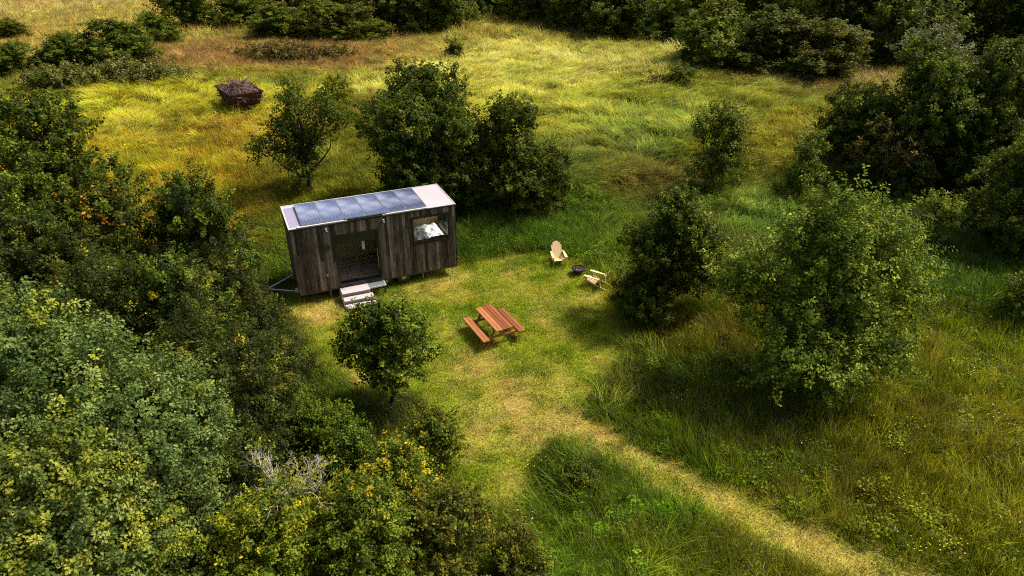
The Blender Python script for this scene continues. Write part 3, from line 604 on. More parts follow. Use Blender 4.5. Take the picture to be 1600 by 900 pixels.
near_tree('leafy_shrub', 'dark shrub between the dead bush and the small round tree', 465, 655, 1.3, .9, 'dark', 34959, .065, 50, mix=[('oak', .25), ('yellow', .01)], nl=12, zlo=.05, cat='shrub', crad=.2, clus=56)

# --- bare bushes: branching by recursion
def branches(mb, g, p, d, L, r, depth, tips, spread=.55, up=.12):
    q = p + d * L; mid = p + d * L * .5 + g.normal(0, .06 * L, 3)
    mb.tube([p, mid, q], [r, r * .85, r * .68], 6 if depth > 2 else 4, cap=False)
    if depth == 0: tips.append(q); return
    for k in range(g.integers(2, 4)):
        e = d + g.normal(0, spread, 3) + np.array([0, 0, up]); e /= np.linalg.norm(e)
        branches(mb, g, q, e, L * g.uniform(.62, .86), r * g.uniform(.5, .68), depth - 1, tips, spread, up)
    if depth > 1: tips.append(q)
def bare_bush(name, label, base, stems, L, r, depth, bark, seed, leaves=0, pal='brown', leaf=.1, z0=0.0, cat='shrub'):
    g = np.random.default_rng(seed); e = empty(name, (base[0], base[1], hz(base[0], base[1]))); tag(e, label, cat); mb = MB(4); tips = []
    if z0 > 0: mb.tube(wavy(g, (0, 0, -.1), (0, 0, z0), 4, .1), np.linspace(r * 1.8, r * 1.2, 4), 7)
    for k in range(stems):
        a = 2 * pi * k / stems + g.uniform(-.4, .4); d = np.array([cos(a) * .5, sin(a) * .5, 1]); d /= np.linalg.norm(d)
        branches(mb, g, np.array([0, 0, z0 - .02]), d, L * g.uniform(.8, 1.2), r * g.uniform(.7, 1.1), depth, tips)
    mb.build('trunk' if cat == 'tree' else 'branches', bark, e, smooth=True)
    if leaves:
        T = np.array(tips); lm = [(t[0], t[1], t[2], .14, .14, .14) for t in T[g.choice(len(T), min(len(T), leaves // 8), replace=False)]]
        k = crown_mesh(g, lm, leaves, leaf, pal, .5, True, 8, .12)
        mesh_np('crown', k['V'], k['L'], k['S'], LEAF, e, attrs=[('col', 'FLOAT_COLOR', 'FACE', k['col'])])
    return e
bare_bush('dead_bush', 'dead bush with bare pale grey branches among green shrubs at the bottom', at(456, 784, 3.1), 6, .43, .042, 5, PALEBARK, 61, 700, 'yellowgreen', .07, 3.0)
bare_bush('bare_sapling', 'half bare brown sapling with few leaves before the dark thicket at right', G(1372, 304), 5, 1.05, .04, 4, BROWNTWIG, 62, 1500, 'brown', .15, .5, 'tree')
for i, (px, py, s, lab) in enumerate([(775, 690, 1.0, 'x')][:0]): pass

# --- the thicket on the right
TH = 'trees of the thicket on the right'
def th(name, label, px, py, h, R_, pal, n, leaf, seed, **kw): return tree(name, label, G(px, py), h, R_, pal, n, leaf, seed, kw.pop('zlo', -.14), group=TH, lobe=(.24, .4), nl=kw.pop('nl', 24), **kw)
th('dark_tree', 'dark bushy tree with a pale silvery top at the left end of the thicket', 1405, 286, 7.4, 3.9, 'dark', 52000, .165, 71, mix=[('oak', .34)], extra=[(-2.2, -.2, 4.2, 1.4), (.4, -.2, 6.4, 1.3)])
th('dark_tree', 'dark broad tree in the middle of the right thicket with yellowish crown edge', 1520, 292, 7.9, 4.0, 'dark', 56000, .175, 72, mix=[('olive', .25)])
th('dark_tree', 'dark tree cut by the right edge of the photo with yellow green top', 1640, 300, 8.3, 3.8, 'dark', 50000, .17, 73, mix=[('yellowgreen', .22), ('oak', .2)])
th('dark_tree', 'low dark tree at the right edge below the main thicket', 1590, 385, 5.6, 2.7, 'dark', 46000, .14, 74, mix=[('oak', .25)])
th('dark_tree', 'low dark tree filling the foot of the thicket behind the bare sapling', 1330, 258, 4.6, 2.2, 'dark', 30000, .15, 75, mix=[('oak', .34)])
th('dark_tree', 'dark tree at the foot of the thicket between sapling and right edge', 1500, 312, 4.8, 2.6, 'dark', 36000, .15, 76, mix=[('oak', .34)])
g_ = np.random.default_rng(77)
tree('pale_shrub', 'pale grey green shrub top on the upper left of the thicket', G(1402, 262), 7.9, 1.7, 'grey', 14000, .15, 77, .72, cat='shrub', nl=12)
tree('loose_shrub', 'loose light green shrub right of the broad light green tree', G(1445, 382), 2.4, 1.05, 'oak_light', 3800, .12, 78, .25, cat='shrub', nl=10, sparse=.5, ntw=90)
tree('loose_shrub', 'light green shrub at the right edge of the photo', G(1590, 500), 2.0, 1.0, 'oak', 7000, .10, 79, .05, cat='shrub', nl=10, mix=[('oak_light', .3)], near=True)

# --- far bushes and the wood along the top
FAR = 'trees of the far wood along the top'
far = [tree('far_tree', 'dark bushy tree standing as an end of the far wood', (0, 0), 8.0, 4.0, p, 30000, .26, 200 + i, -.22, group=FAR, nl=24, lobe=(.24, .4), mix=mx, ntw=10)
       for i, (p, mx) in enumerate([('dark', [('oak', .25)]), ('dark', [('olive', .3)]), ('dark', [('oak', .4)]), ('oak', [('olive', .4)]), ('olive', [('dark', .3)]), ('oak', [('dark', .5)])])]
spots = [  # proto, px, py of the base, size across and up, how it looks
 (3, 1105, 108, .90, .66, 'olive green round bush standing forward of the far wood at right of centre'),
 (5, 1040, 72, .80, .62, 'green bush left of the round olive bush at the far wood edge'),
 (1, 1200, 116, .95, .62, 'dark olive bush right of the round olive bush at the far wood edge'),
 (4, 1285, 128, .80, .55, 'low bush at the end of the far wood near the right thicket'),
 (0, 965, 60, 1.0, .95, 'dark tree of the far wood with a thin pale trunk at its foot'),
 (2, 900, 48, 1.0, .95, 'dark tree of the far wood at the top centre right'),
 (0, 838, 36, 1.0, .95, 'dark tree of the far wood right of the meadow gap'),
 (2, 772, 24, 1.05, .95, 'dark tree of the far wood above the meadow gap'),
 (0, 690, 48, 1.05, 1.0, 'dark tree left of the meadow gap at the top'),
 (1, 632, 52, .95, .85, 'dark bush beside the olive hedge at the top'),
 (4, 560, 64, .80, .45, 'low olive bush at the right end of the hedge at the top'),
 (4, 500, 60, .85, .50, 'pale olive bush in the middle of the hedge at the top'),
 (3, 440, 58, .80, .46, 'olive green bush at the left part of the hedge at the top'),
 (5, 380, 44, .85, .50, 'green bush between the hedge and the dark tree at top left'),
 (0, 308, 44, .80, .82, 'dark round tree at top left right of the pale meadow'),
 (2, 600, 28, 1.1, 1.0, 'dark tree behind the dark bush beside the olive hedge'),
 (1, 520, 26, 1.0, .75, 'dark tree behind the middle of the olive hedge'),
 (0, 440, 16, 1.0, .7, 'dark bush behind the left part of the olive hedge'),
 (0, 1130, 70, 1.05, 1.0, 'dark tree behind the round olive bush of the far wood'),
 (2, 1210, 74, 1.05, 1.05, 'dark tree of the far wood behind the dark olive bush'),
 (1, 1300, 88, 1.05, 1.0, 'dark tree of the far wood behind the low end bush'),
 (0, 1385, 100, 1.0, 1.05, 'dark tree behind the silvery top of the right thicket'),
 (5, 1370, 62, 1.0, 1.15, 'green tree of the far wood above the silvery thicket top'),
 (3, 1470, 84, 1.0, 1.15, 'lighter green tree above the middle of the right thicket'),
 (5, 1560, 90, 1.1, 1.2, 'bright green tree above the right end of the thicket'),
 (0, 1060, 40, 1.1, 1.0, 'dark tree of the far wood behind the green bush'),
 (2, 1000, 30, 1.1, 1.0, 'dark tree at the top of the photo between thin trunk tree and green bush'),
 (1, 1150, 40, 1.1, 1.05, 'dark tree at the top edge above the round olive bush'),
 (0, 1250, 44, 1.1, 1.1, 'dark tree at the top edge above the dark olive bush'),
 (2, 1450, 48, 1.2, 1.2, 'dark tree at the top edge above the lighter green tree'),
 (0, 1570, 50, 1.2, 1.2, 'dark tree at the top right corner'),
 (1, 930, 20, 1.15, 1.0, 'dark tree at the top edge right of centre'),
 (0, 855, 10, 1.15, 1.0, 'dark tree at the top edge over the meadow gap'),
 (2, 700, 14, 1.15, 1.0, 'dark tree at the top edge left of the meadow gap'),
 (0, 185, 104, .82, .50, 'wide dark bush on the meadow at upper left'),
 (5, 120, 112, .62, .40, 'green bush joined to the left side of the wide dark bush'),
 (2, 248, 72, .56, .42, 'dark bush behind the wide dark bush at upper left'),
 (5, 40, 118, .50, .34, 'green bush near the left edge behind the orange tinged tree'),
 (4, 15, 62, .50, .28, 'low tan green bush at the upper left edge'),
 (5, 100, 172, .34, .18, 'low dark green bush in the grass left of the pale bramble'),
]
used = set(); rr = np.random.default_rng(5)
for (k, px, py, sx, sz, lab) in spots:
    p = G(px, py); rz = rr.uniform(0, 6.28)
    if k not in used:
        used.add(k); o = far[k]; o.location = (p[0], p[1], hz(p[0], p[1])); o.rotation_euler = (0, 0, rz); o.scale = (sx * 1.3, sx * 1.3, sz * 1.12); o['label'] = lab
    else: copy_tree(far[k], p, rz, (sx * 1.3, sz * 1.12), lab, FAR)
# --- low bushes in the meadow
def low(name, label, px, py, h, rx, ry, pal, n, leaf, seed, **kw): return tree(name, label, G(px, py), h, rx, pal, n, leaf, seed, -.35, ry=ry, cat='shrub', nl=kw.pop('nl', 16), ntw=6, lobe=(.26, .42), **kw)
low('bramble_thicket', 'long low pale green bramble thicket at upper left', 215, 136, 1.7, 5.6, 2.0, 'olive_pale', 16000, .22, 81, nl=30)
low('bramble_thicket', 'low pale bramble joining the wide dark bush on the left', 110, 150, 1.5, 3.4, 1.8, 'olive_pale', 9000, .22, 82, mix=[('oak', .3)], nl=18)
low('bramble_thicket', 'low brownish bramble bank in the meadow below the olive hedge', 470, 92, 1.0, 7.5, 2.6, 'brown', 15000, .24, 83, mix=[('olive_pale', .4)], nl=34)
low('meadow_bush', 'small yellow green bush left of the big round tree', 527, 166, 2.1, 1.6, 1.5, 'yellowgreen', 5000, .17, 84, sparse=.3)
low('meadow_bush', 'tiny dark bush standing alone above the big round tree', 709, 96, 2.0, 1.0, 1.0, 'dark', 3000, .22, 85)
low('meadow_bush', 'low dark green mound in the meadow at right of centre', 1062, 148, 1.3, 1.7, 1.3, 'dark', 4000, .2, 86, mix=[('brown', .2)])
low('meadow_bush', 'low brown mound beside the dark green one', 1030, 143, .9, 1.5, 1.2, 'brown', 2500, .18, 87)
low('meadow_bush', 'dark low bush in the grass at the near side of the meadow path', 900, 758, .55, .55, .4, 'dark', 4000, .07, 88)

# ------------------------------------------------------------------ tiny house
house = empty('tiny_house', (HX, HY, 0), HA)
tag(house, 'dark weathered timber tiny house on a trailer with solar panels on its flat roof', 'tiny house')
RW_FILL = (.20, 1.95, .75, 3.05); DOOR = (1.60, 3.43, .55, 2.84); WIN = (4.81, 6.47, 1.86, 3.08)  # the rear window is added, unseen, to let sky light into the room
def cells(x0, x1, z0, z1, holes):
    X = sorted({x0, x1, *[v for h in holes for v in h[:2] if x0 < v < x1]}); Z = sorted({z0, z1, *[v for h in holes for v in h[2:] if z0 < v < z1]})
    for a, b in zip(X, X[1:]):
        for c, d in zip(Z, Z[1:]):
            if not any(h[0] - 1e-6 <= a and b <= h[1] + 1e-6 and h[2] - 1e-6 <= c and d <= h[3] + 1e-6 for h in holes): yield a, b, c, d
def planks(mb, g, x0, x1, z0, z1, holes, place, pw=.125):
    E_ = sorted({x0, x1, *[v for h in holes for v in h[:2]]}); cols = []
    for e0, e1 in zip(E_, E_[1:]):
        n = max(1, round((e1 - e0) / pw)); cols += [(e0 + i * (e1 - e0) / n, e0 + (i + 1) * (e1 - e0) / n) for i in range(n)]
    for a, b in cols:
        b = b - .007; zz = [z0]
        for h in holes:
            lo, hi = max(a, h[0]), min(b, h[1])
            if hi - lo > .0: zz += [h[2], h[3]]
        zz.append(z1); zz = sorted(zz)
        for c, d in zip(zz[::2], zz[1::2]):
            cuts = [c]
            if d - c > 1.6 and g.random() < .55: cuts.append(g.uniform(c + .5, d - .5))
            cuts.append(d)
            for p, q in zip(cuts, cuts[1:]):
                tone = g.beta(1.3, 2.4); place(mb, a, b, p, q - .004, tone, g.uniform(0, .007))
g = np.random.default_rng(90)
mb = MB(1); planks(mb, g, 0, HL, HB, HT - .03, [DOOR, WIN], lambda m, a, b, c, d, t, j: m.box((a, -.022 - j, c), (b, 0, d), r=t)); mb.build('front_wall', CLAD, house)
mb = MB(2); planks(mb, g, 0, HL, HB, HT - .03, [RW_FILL], lambda m, a, b, c, d, t, j: m.box((a, HW, c), (b, HW + .022 + j, d), r=t)); mb.build('rear_wall', CLAD, house)
EW = (.30, 2.15, 1.74, 3.16)
for nm, x0, s, holes in (('end_wall', 0, -1, []), ('end_wall', HL, 1, [EW])):
    mb = MB(3); planks(mb, g, -.02, HW + .02, HB, HT - .03, holes, lambda m, a, b, c, d, t, j: m.box((x0, a, c), (x0 + s * (.022 + j), b, d), r=t * .8)); mb.build(nm, CLAD, house)
# lining of the shell: floor, walls, ceiling, added partition
mb = MB(5)
for a, b, c, d in cells(.002, HL - .002, HB + .002, HT - .06, [DOOR, WIN]): mb.box((a, .002, c), (b, .09, d), r=.4)
for a, b, c, d in cells(.002, HL - .002, HB + .002, HT - .06, [RW_FILL]): mb.box((a, HW - .09, c), (b, HW - .002, d), r=.6)
mb.box((.004, .092, HB + .004), (.09, HW - .092, HT - .062), r=.5)
for a, b, c, d in cells(.092, HW - .092, HB + .004, HT - .062, [EW]): mb.box((HL - .09, a, c), (HL - .004, b, d), r=.5)
mb.box((4.22, .095, HB + .12), (4.28, HW - .095, HT - .065), r=.45)  # unseen partition, added to keep the sun out of the room
mb.build('inner_lining', LINING, house)
mb = MB(6)
k = 0; yy = .09
while yy < HW - .1:
    mb.box((.092, yy, HB + .06), (HL - .092, min(yy + .14, HW - .092) - .003, HB + .115)); yy += .14
mb.build('inner_floor', FLOORW, house)
mb = MB(7); mb.box((.0, .0, HT - .058), (HL, HW, HT - .032), r=.5); mb.build('ceiling', LINING, house)
# roof
rf = MB(8); rf.box((-.03, -.04, HT - .03), (HL + .03, HW + .03, HT + .012), r=.5); roof = rf.build('roof', ROOFM, house)
mb = MB(9)
for a, b in ((.28, 2.22), (3.66, 5.56)): mb.box((a, -.05, HT + .014), (b, .10, HT + .05), ch=.004)
for a, b, c, d in ((-.045, -.005, -.05, HW + .04), (HL + .005, HL + .045, -.05, HW + .04)): mb.box((a, c, HT - .05), (b, d, HT + .03), ch=.003)
mb.box((-.04, HW + .0, HT + .014), (HL + .04, HW + .035, HT + .032), ch=.003)
mb.build('flashing', WHITE, roof)
mb = MB(209); mb.box((.03, .12, HT + .0135), (.40, HW - .25, HT + .018)); mb.build('roof_sky_tint', mat_plain('lilac_sky_tint', (.36, .31, .42), .35, .5), roof)  # added sheet whose lilac paints a sky reflection on the roof
mb = MB(10); mb.box((2.24, -.075, HT - .045), (3.64, -.042, HT + .045), ch=.004); mb.box((-.03, -.052, HT - .055), (HL + .03, -.041, HT - .012)); mb.build('gutter', BLACK, roof)
# six solar panels
PW = .838; PH = 2.27
def solar_panel():
    m = MB(11); e = empty('x', (0, 0, 0)); bpy.data.objects.remove(e)
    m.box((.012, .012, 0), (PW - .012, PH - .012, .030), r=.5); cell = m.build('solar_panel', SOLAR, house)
    f = MB(12); w = .016
    f.box((0, 0, -.006), (w, PH, .037)); f.box((PW - w, 0, -.006), (PW, PH, .037)); f.box((w, 0, -.006), (PW - w, w, .037)); f.box((w, PH - w, -.006), (PW - w, PH, .037))
    f.build('frame', GALV, cell); r = MB(13)
    r.box((0, .35, -.055), (PW, .39, -.007)); r.box((0, .35, -.056), (.04, PH - .35, -.03)); r.box((0, PH - .39, -.055), (PW, PH - .35, -.007))
    r.build('mounting_rail', DARKGREY, cell); return cell
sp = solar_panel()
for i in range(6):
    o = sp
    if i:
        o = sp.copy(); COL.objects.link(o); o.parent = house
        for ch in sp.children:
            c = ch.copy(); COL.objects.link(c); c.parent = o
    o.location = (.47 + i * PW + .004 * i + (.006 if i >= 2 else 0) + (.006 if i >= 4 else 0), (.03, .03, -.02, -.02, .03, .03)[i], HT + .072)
# window frames and panes
def frame_front(mb, x0, x1, z0, z1, w, y0, y1):
    mb.box((x0, y0, z0), (x1, y1, z0 + w)); mb.box((x0, y0, z1 - w), (x1, y1, z1)); mb.box((x0, y0, z0 + w), (x0 + w, y1, z1 - w)); mb.box((x1 - w, y0, z0 + w), (x1, y1, z1 - w))
mb = MB(14); frame_front(mb, WIN[0] + .002, WIN[1] - .002, WIN[2] + .002, WIN[3] - .002, .085, -.05, .12)
mb.box((WIN[0] - .02, -.075, WIN[2] - .03), (WIN[1] + .02, -.0305, WIN[2] + .0)); w1 = mb.build('window', BLACK, house)
mb = MB(15); mb.box((WIN[0] + .087, .03, WIN[2] + .087), (WIN[1] - .087, .042, WIN[3] - .087)); mb.build('pane', GLASS, w1)
mb = MB(16)
def frame_side(mb, y0, y1, z0, z1, w, x0, x1):
    mb.box((x0, y0, z0), (x1, y1, z0 + w)); mb.box((x0, y0, z1 - w), (x1, y1, z1)); mb.box((x0, y0, z0 + w), (x1, y0 + w, z1 - w)); mb.box((x0, y1 - w, z0 + w), (x1, y1, z1 - w))
frame_side(mb, EW[0] + .002, EW[1] - .002, EW[2] + .002, EW[3] - .002, .07, HL - .12, HL + .05); w2 = mb.build('window', BLACK, house)
mb = MB(17); mb.box((HL - .04, EW[0] + .072, EW[2] + .072), (HL - .03, EW[1] - .072, EW[3] - .072)); mb.build('pane', GLASS, w2)
mb = MB(171); frame_front(mb, RW_FILL[0] + .002, RW_FILL[1] - .002, RW_FILL[2] + .002, RW_FILL[3] - .002, .07, HW - .1, HW + .05); w3 = mb.build('window', BLACK, house)  # added rear window, out of view, brightening the room behind the door
mb = MB(172); mb.box((RW_FILL[0] + .072, HW - .03, RW_FILL[2] + .072), (RW_FILL[1] - .072, HW - .02, RW_FILL[3] - .072)); mb.build('pane', GLASS, w3)  # pane of the added rear window
# sliding door: reveal, head box, two leaves, handle
mb = MB(18); x0, x1, z0, z1 = DOOR
mb.box((x0 + .002, -.045, z0), (x0 + .07, .2, z1 - .002)); mb.box((x1 - .09, -.045, z0), (x1 - .002, .2, z1 - .002)); mb.box((x0 + .07, -.045, z1 - .07), (x1 - .09, .2, z1 - .002)); mb.box((x0 + .07, .04, 2.43), (x1 - .09, .2, z1 - .071)); mb.box((x0 + .07, -.03, z0), (x1 - .09, .2, z0 + .09))
door = mb.build('sliding_door', BLACK, house)
mb = MB(19); frame_front(mb, x0 + .072, 2.47, z0 + .092, 2.428, .05, .10, .14); leaf1 = mb.build('door_leaf', BLACK, door)
mb = MB(20); mb.box((x0 + .124, .115, z0 + .144), (2.418, .123, 2.376)); mb.build('pane', GLASS, door)
mb = MB(21); frame_front(mb, 2.41, x1 - .092, z0 + .092, 2.428, .05, .05, .09); leaf2 = mb.build('door_leaf', BLACK, door)
mb = MB(22); mb.box((2.462, .065, z0 + .144), (x1 - .144, .073, 2.376)); mb.build('pane', GLASS, door)
mb = MB(23); mb.tube([(x1 - .125, .01, 1.05), (x1 - .125, -.01, 1.1), (x1 - .125, -.01, 1.95), (x1 - .125, .01, 2.0)], .012, 8); mb.build('handle', GALV, door)
# wall lamps, vent, tap, paper note behind the glass
for lx in (1.36, 3.66):
    mb = MB(24); mb.box((lx - .045, -.06, 3.06), (lx + .045, -.0305, 3.2), ch=.006); mb.box((lx - .05, -.14, 3.19), (lx + .05, -.0305, 3.21), ch=.004); lamp = mb.build('wall_lamp', BLACK, house)
    mb = MB(25); mb.tube([(lx, -.095, 3.10), (lx, -.095, 3.215)], .036, 14); mb.build('lamp_glass', LAMPG, lamp)
mb = MB(26); frame_front(mb, 1.24, 1.42, 2.28, 2.46, .02, -.045, -.0305)
for q in range(4): mb.box((1.262, -.042, 2.31 + q * .035), (1.398, -.032, 2.33 + q * .035))
mb.build('vent', DARKGREY, house)
mb = MB(27); mb.tube([(1.16, -.03, 1.17), (1.16, -.09, 1.17), (1.16, -.11, 1.13)], .022, 10); mb.lathe([(.0, .02), (.045, .02), (.045, 0), (.0, 0)], (1.16, -.06, 1.185), 14); mb.build('water_tap', GALV, house)
mb = MB(28); mb.box((2.72, .145, 1.95), (2.84, .148, 2.36)); mb.build('notice', WHITE, house)
# chassis, drawbar, legs
mb = MB(29)
for q in (.25, HW - .35): mb.box((.05, q, HB - .16), (HL - .05, q + .09, HB - .004))
for q in np.linspace(.1, HL - .2, 8): mb.box((q, .34, HB - .13), (q + .07, HW - .35, HB - .02))
mb.box((0.0, -.03, HB - .06), (HL, .0, HB - .003)); ch_ = mb.build('chassis', DARKGREY, house)
mb = MB(30)
mb.bar((.1, .35, HB - .1), (-1.15, 1.22, HB - .14), .07, .08); mb.bar((.1, HW - .35, HB - .1), (-1.15, 1.28, HB - .14), .07, .08); mb.bar((-1.1, 1.25, HB - .13), (-1.55, 1.25, HB - .13), .07, .07); mb.lathe([(.0, .1), (.05, .1), (.065, .05), (.065, -.02), (.0, -.02)], (-1.55, 1.25, HB - .16), 14)
db = mb.build('drawbar', GALV, house)
mb = MB(31); mb.tube([(-1.15, 1.12, .02), (-1.15, 1.12, .78)], .03, 10); mb.lathe([(.0, .10), (.09, .10), (.09, 0), (.0, 0)], (-1.15, 1.12, 0), 14); mb.tube([(-1.15, 1.12, .76), (-1.3, 1.12, .76)], .012, 6); mb.build('jockey_wheel', GALV, db)
mb = MB(32); mb.box((-.14, .34, HB - .05), (-.03, .46, HB + .1), ch=.01); mb.build('junction_box', WHITE, house)
for lx, ly in ((1.22, .12), (5.2, .12), (.5, HW - .15), (6.2, HW - .15), (6.55, .12)):
    mb = MB(33); mb.tube([(lx, ly, .02), (lx, ly, HB - .02)], .024, 8); mb.box((lx - .08, ly - .08, 0), (lx + .08, ly + .08, .02)); mb.build('support_leg', GALV, house)
for lx in (3.55, 4.35):
    for ly in (.16, HW - .16):
        mb = MB(34); a = np.linspace(0, 2 * pi, 25)[:-1]
        prof = [(.12, -.1), (.29, -.1), (.33, -.06), (.33, .06), (.29, .1), (.12, .1)]
        V = []; Fs = []
        for (rr_, o_) in prof: V.append(np.c_[lx + rr_ * np.cos(a), np.full(24, ly + o_), .34 + rr_ * np.sin(a)])
        for k in range(5):
            for i in range(24): j = (i + 1) % 24; Fs.append([k * 24 + i, k * 24 + j, (k + 1) * 24 + j, (k + 1) * 24 + i])
        mb.add(np.concatenate(V), Fs); wh = mb.build('wheel', BLACK, house)
        mb = MB(35); mb.tube([(lx, ly - .07, .34), (lx, ly + .07, .34)], .15, 18); mb.build('rim', GALV, wh)

def to_house(x, y, z=0.0): return (HX + x * cos(HA) - y * sin(HA), HY + x * sin(HA) + y * cos(HA), z)
# bed inside, by the window
bed = empty('bed', to_house(5.5, 1.2, HB + .115), HA); tag(bed, 'raised bed with crumpled white linen seen through the square window', 'bed')
bz = -(HB + .115)
mb = MB(40); mb.box((-1.1, -1.08, 0), (1.1, 1.18, .72)); mb.build('bed_base', LINING, bed)
mb = MB(41); mb.box((-1.08, -1.02, .722), (1.1, 1.18, .93), ch=.03); mb.build('mattress', LINEN, bed)
def cloth(name, x0, x1, y0, y1, z, amp, seed, mat, parent, n=44):
    X, Y = np.meshgrid(np.linspace(x0, x1, n), np.linspace(y0, y1, n)); u = (X - x0) / (x1 - x0); v = (Y - y0) / (y1 - y0)
    ed = np.clip(np.minimum(np.minimum(u, 1 - u), np.minimum(v, 1 - v)) * 7, 0, 1) ** .6
    f = fbm(X * 2.6, Y * 2.6, seed, 4); r = 1 - np.abs(2 * fbm(X * 2.0 + Y, Y * 2.4 - X, seed + 5, 3) - 1) * 1.6
    Z = z + ed * (.04 + amp * (.55 * f + .6 * np.clip(r, 0, 1)))
    i = (np.arange(n - 1)[:, None] * n + np.arange(n - 1)[None]).ravel(); q = np.stack([i, i + 1, i + n + 1, i + n], 1)
    return mesh_np(name, np.c_[X.ravel(), Y.ravel(), Z.ravel()], q.ravel(), np.arange(len(q)) * 4, mat, parent, smooth=True)
cloth('duvet', -.55, 1.05, -1.0, 1.0, .935, .26, 101, LINEN, bed)
for (px_, py_) in ((-.8, -.55), (-.8, .45)): cloth('pillow', px_ - .24, px_ + .22, py_ - .36, py_ + .36, .935, .2, 107, LINEN, bed, 20)
cloth('dark_throw', .2, 1.08, -1.02, -.72, 1.16, .08, 111, BLANKET, bed, 24)
mb = MB(42); mb.box((-.85, .2, 1.2), (-.3, 1.1, 1.52), ch=.03); mb.build('headboard_cushion', BLANKET, bed)

# steps in front of the door
stp = empty('entrance_steps', to_house(2.2, -.3, 0), HA); tag(stp, 'pale wooden entrance steps with a wide landing below the glass door', 'steps')
def tread(x0, x1, y0, y1, z, t, seed, mat=DECK, name='tread'):
    m_ = MB(seed); n = max(1, round((y1 - y0) / .145)); w = (y1 - y0) / n
    for i in range(n): m_.box((x0, y0 + i * w, z - t), (x1, y0 + (i + 1) * w - .006, z), ch=.004)
    return m_.build(name, mat, stp)
tread(-.62, .52, -.30, .24, .47, .04, 50, name='landing'); tread(-.62, .60, -.66, -.32, .315, .04, 51); tread(-.62, .60, -1.02, -.68, .16, .04, 52)
mb = MB(53); mb.box((.525, -.17, .43), (1.2, .24, .462), ch=.004); mb.build('grey_platform', mat_plain('grey_mat', (.17, .18, .21), .7, .3), stp)
mb = MB(54); mb.box((.525, -.2, .42), (1.2, -.172, .475)); mb.box((1.202, -.2, .42), (1.235, .24, .475)); mb.build('edge_trim', WHITE, stp)
mb = MB(55)
for z, y in ((.43, -.285), (.275, -.645), (.12, -1.005)): mb.box((-.6, y, max(z - .13, 0)), (.5, y + .02, z - .001))
mb.build('riser', mat_plain('grey_purple_board', (.22, .19, .20), .7, .3), stp)
for sx in (-.64, .50):
    mb = MB(56); mb.prism([(-1.0, 0), (.22, 0), (.22, .42), (-.28, .42), (-.30, .27), (-.64, .27), (-.66, .115), (-1.0, .115)], 0, .03, M=(np.array([[0, 0, 1], [1, 0, 0], [0, 1, 0]], float), (sx - .012, 0, 0))); mb.build('stringer', DECK, stp)
for lx in (.62, 1.15):
    mb = MB(57); mb.box((lx, -.14, 0), (lx + .06, -.08, .43)); mb.build('leg', DARKGREY, stp)

# ------------------------------------------------------------------ picnic table
p1, p2, p4 = G(741.5, 481, .75), G(775, 517, .75), G(768, 476.5, .75)
d = p2 - p1; ctr = (p2 + p4) / 2; yaw = math.atan2(d[1], d[0]) - pi / 2
pt = empty('picnic_table', (ctr[0], ctr[1], hz(ctr[0], ctr[1])), yaw); tag(pt, 'red brown wooden picnic table with two attached benches on the lawn', 'picnic table')
TL2, TW2 = .93, .35
mb = MB(60)
for i in range(5): w = 2 * TW2 / 5; mb.box((-TW2 + i * w, -TL2, .713), (-TW2 + (i + 1) * w - .010, TL2, .765), ch=.004)
mb.build('tabletop', CEDAR, pt)
for s in (-1, 1):
    mb = MB(61 + s)
    for i in range(2): a = s * .74 - .135 + i * .138; mb.box((a, -TL2, .404), (a + .130, TL2, .458), ch=.004)
    mb.build('bench', CEDAR, pt)
for s in (-1, 1):
    y = s * .62
    for k in (-1, 1):
        mb = MB(63); mb.bar((k * .62, y, 0), (k * .2, y, .713), .045, .10, up=(0, 1, 0)); mb.build('leg', CEDAR, pt)
    mb = MB(64); mb.box((-.87, y + s * .025, .31), (.87, y + s * .07, .403)); mb.build('bench_beam', CEDAR, pt)
    mb = MB(65); mb.box((-.33, y - s * .07, .63), (.33, y - s * .025, .713)); mb.build('top_cleat', CEDAR, pt)
    mb = MB(66); mb.bar((0, y - s * .03, .36), (0, y - s * .48, .70), .06, .045, up=(1, 0, 0)); mb.build('brace', CEDAR, pt)

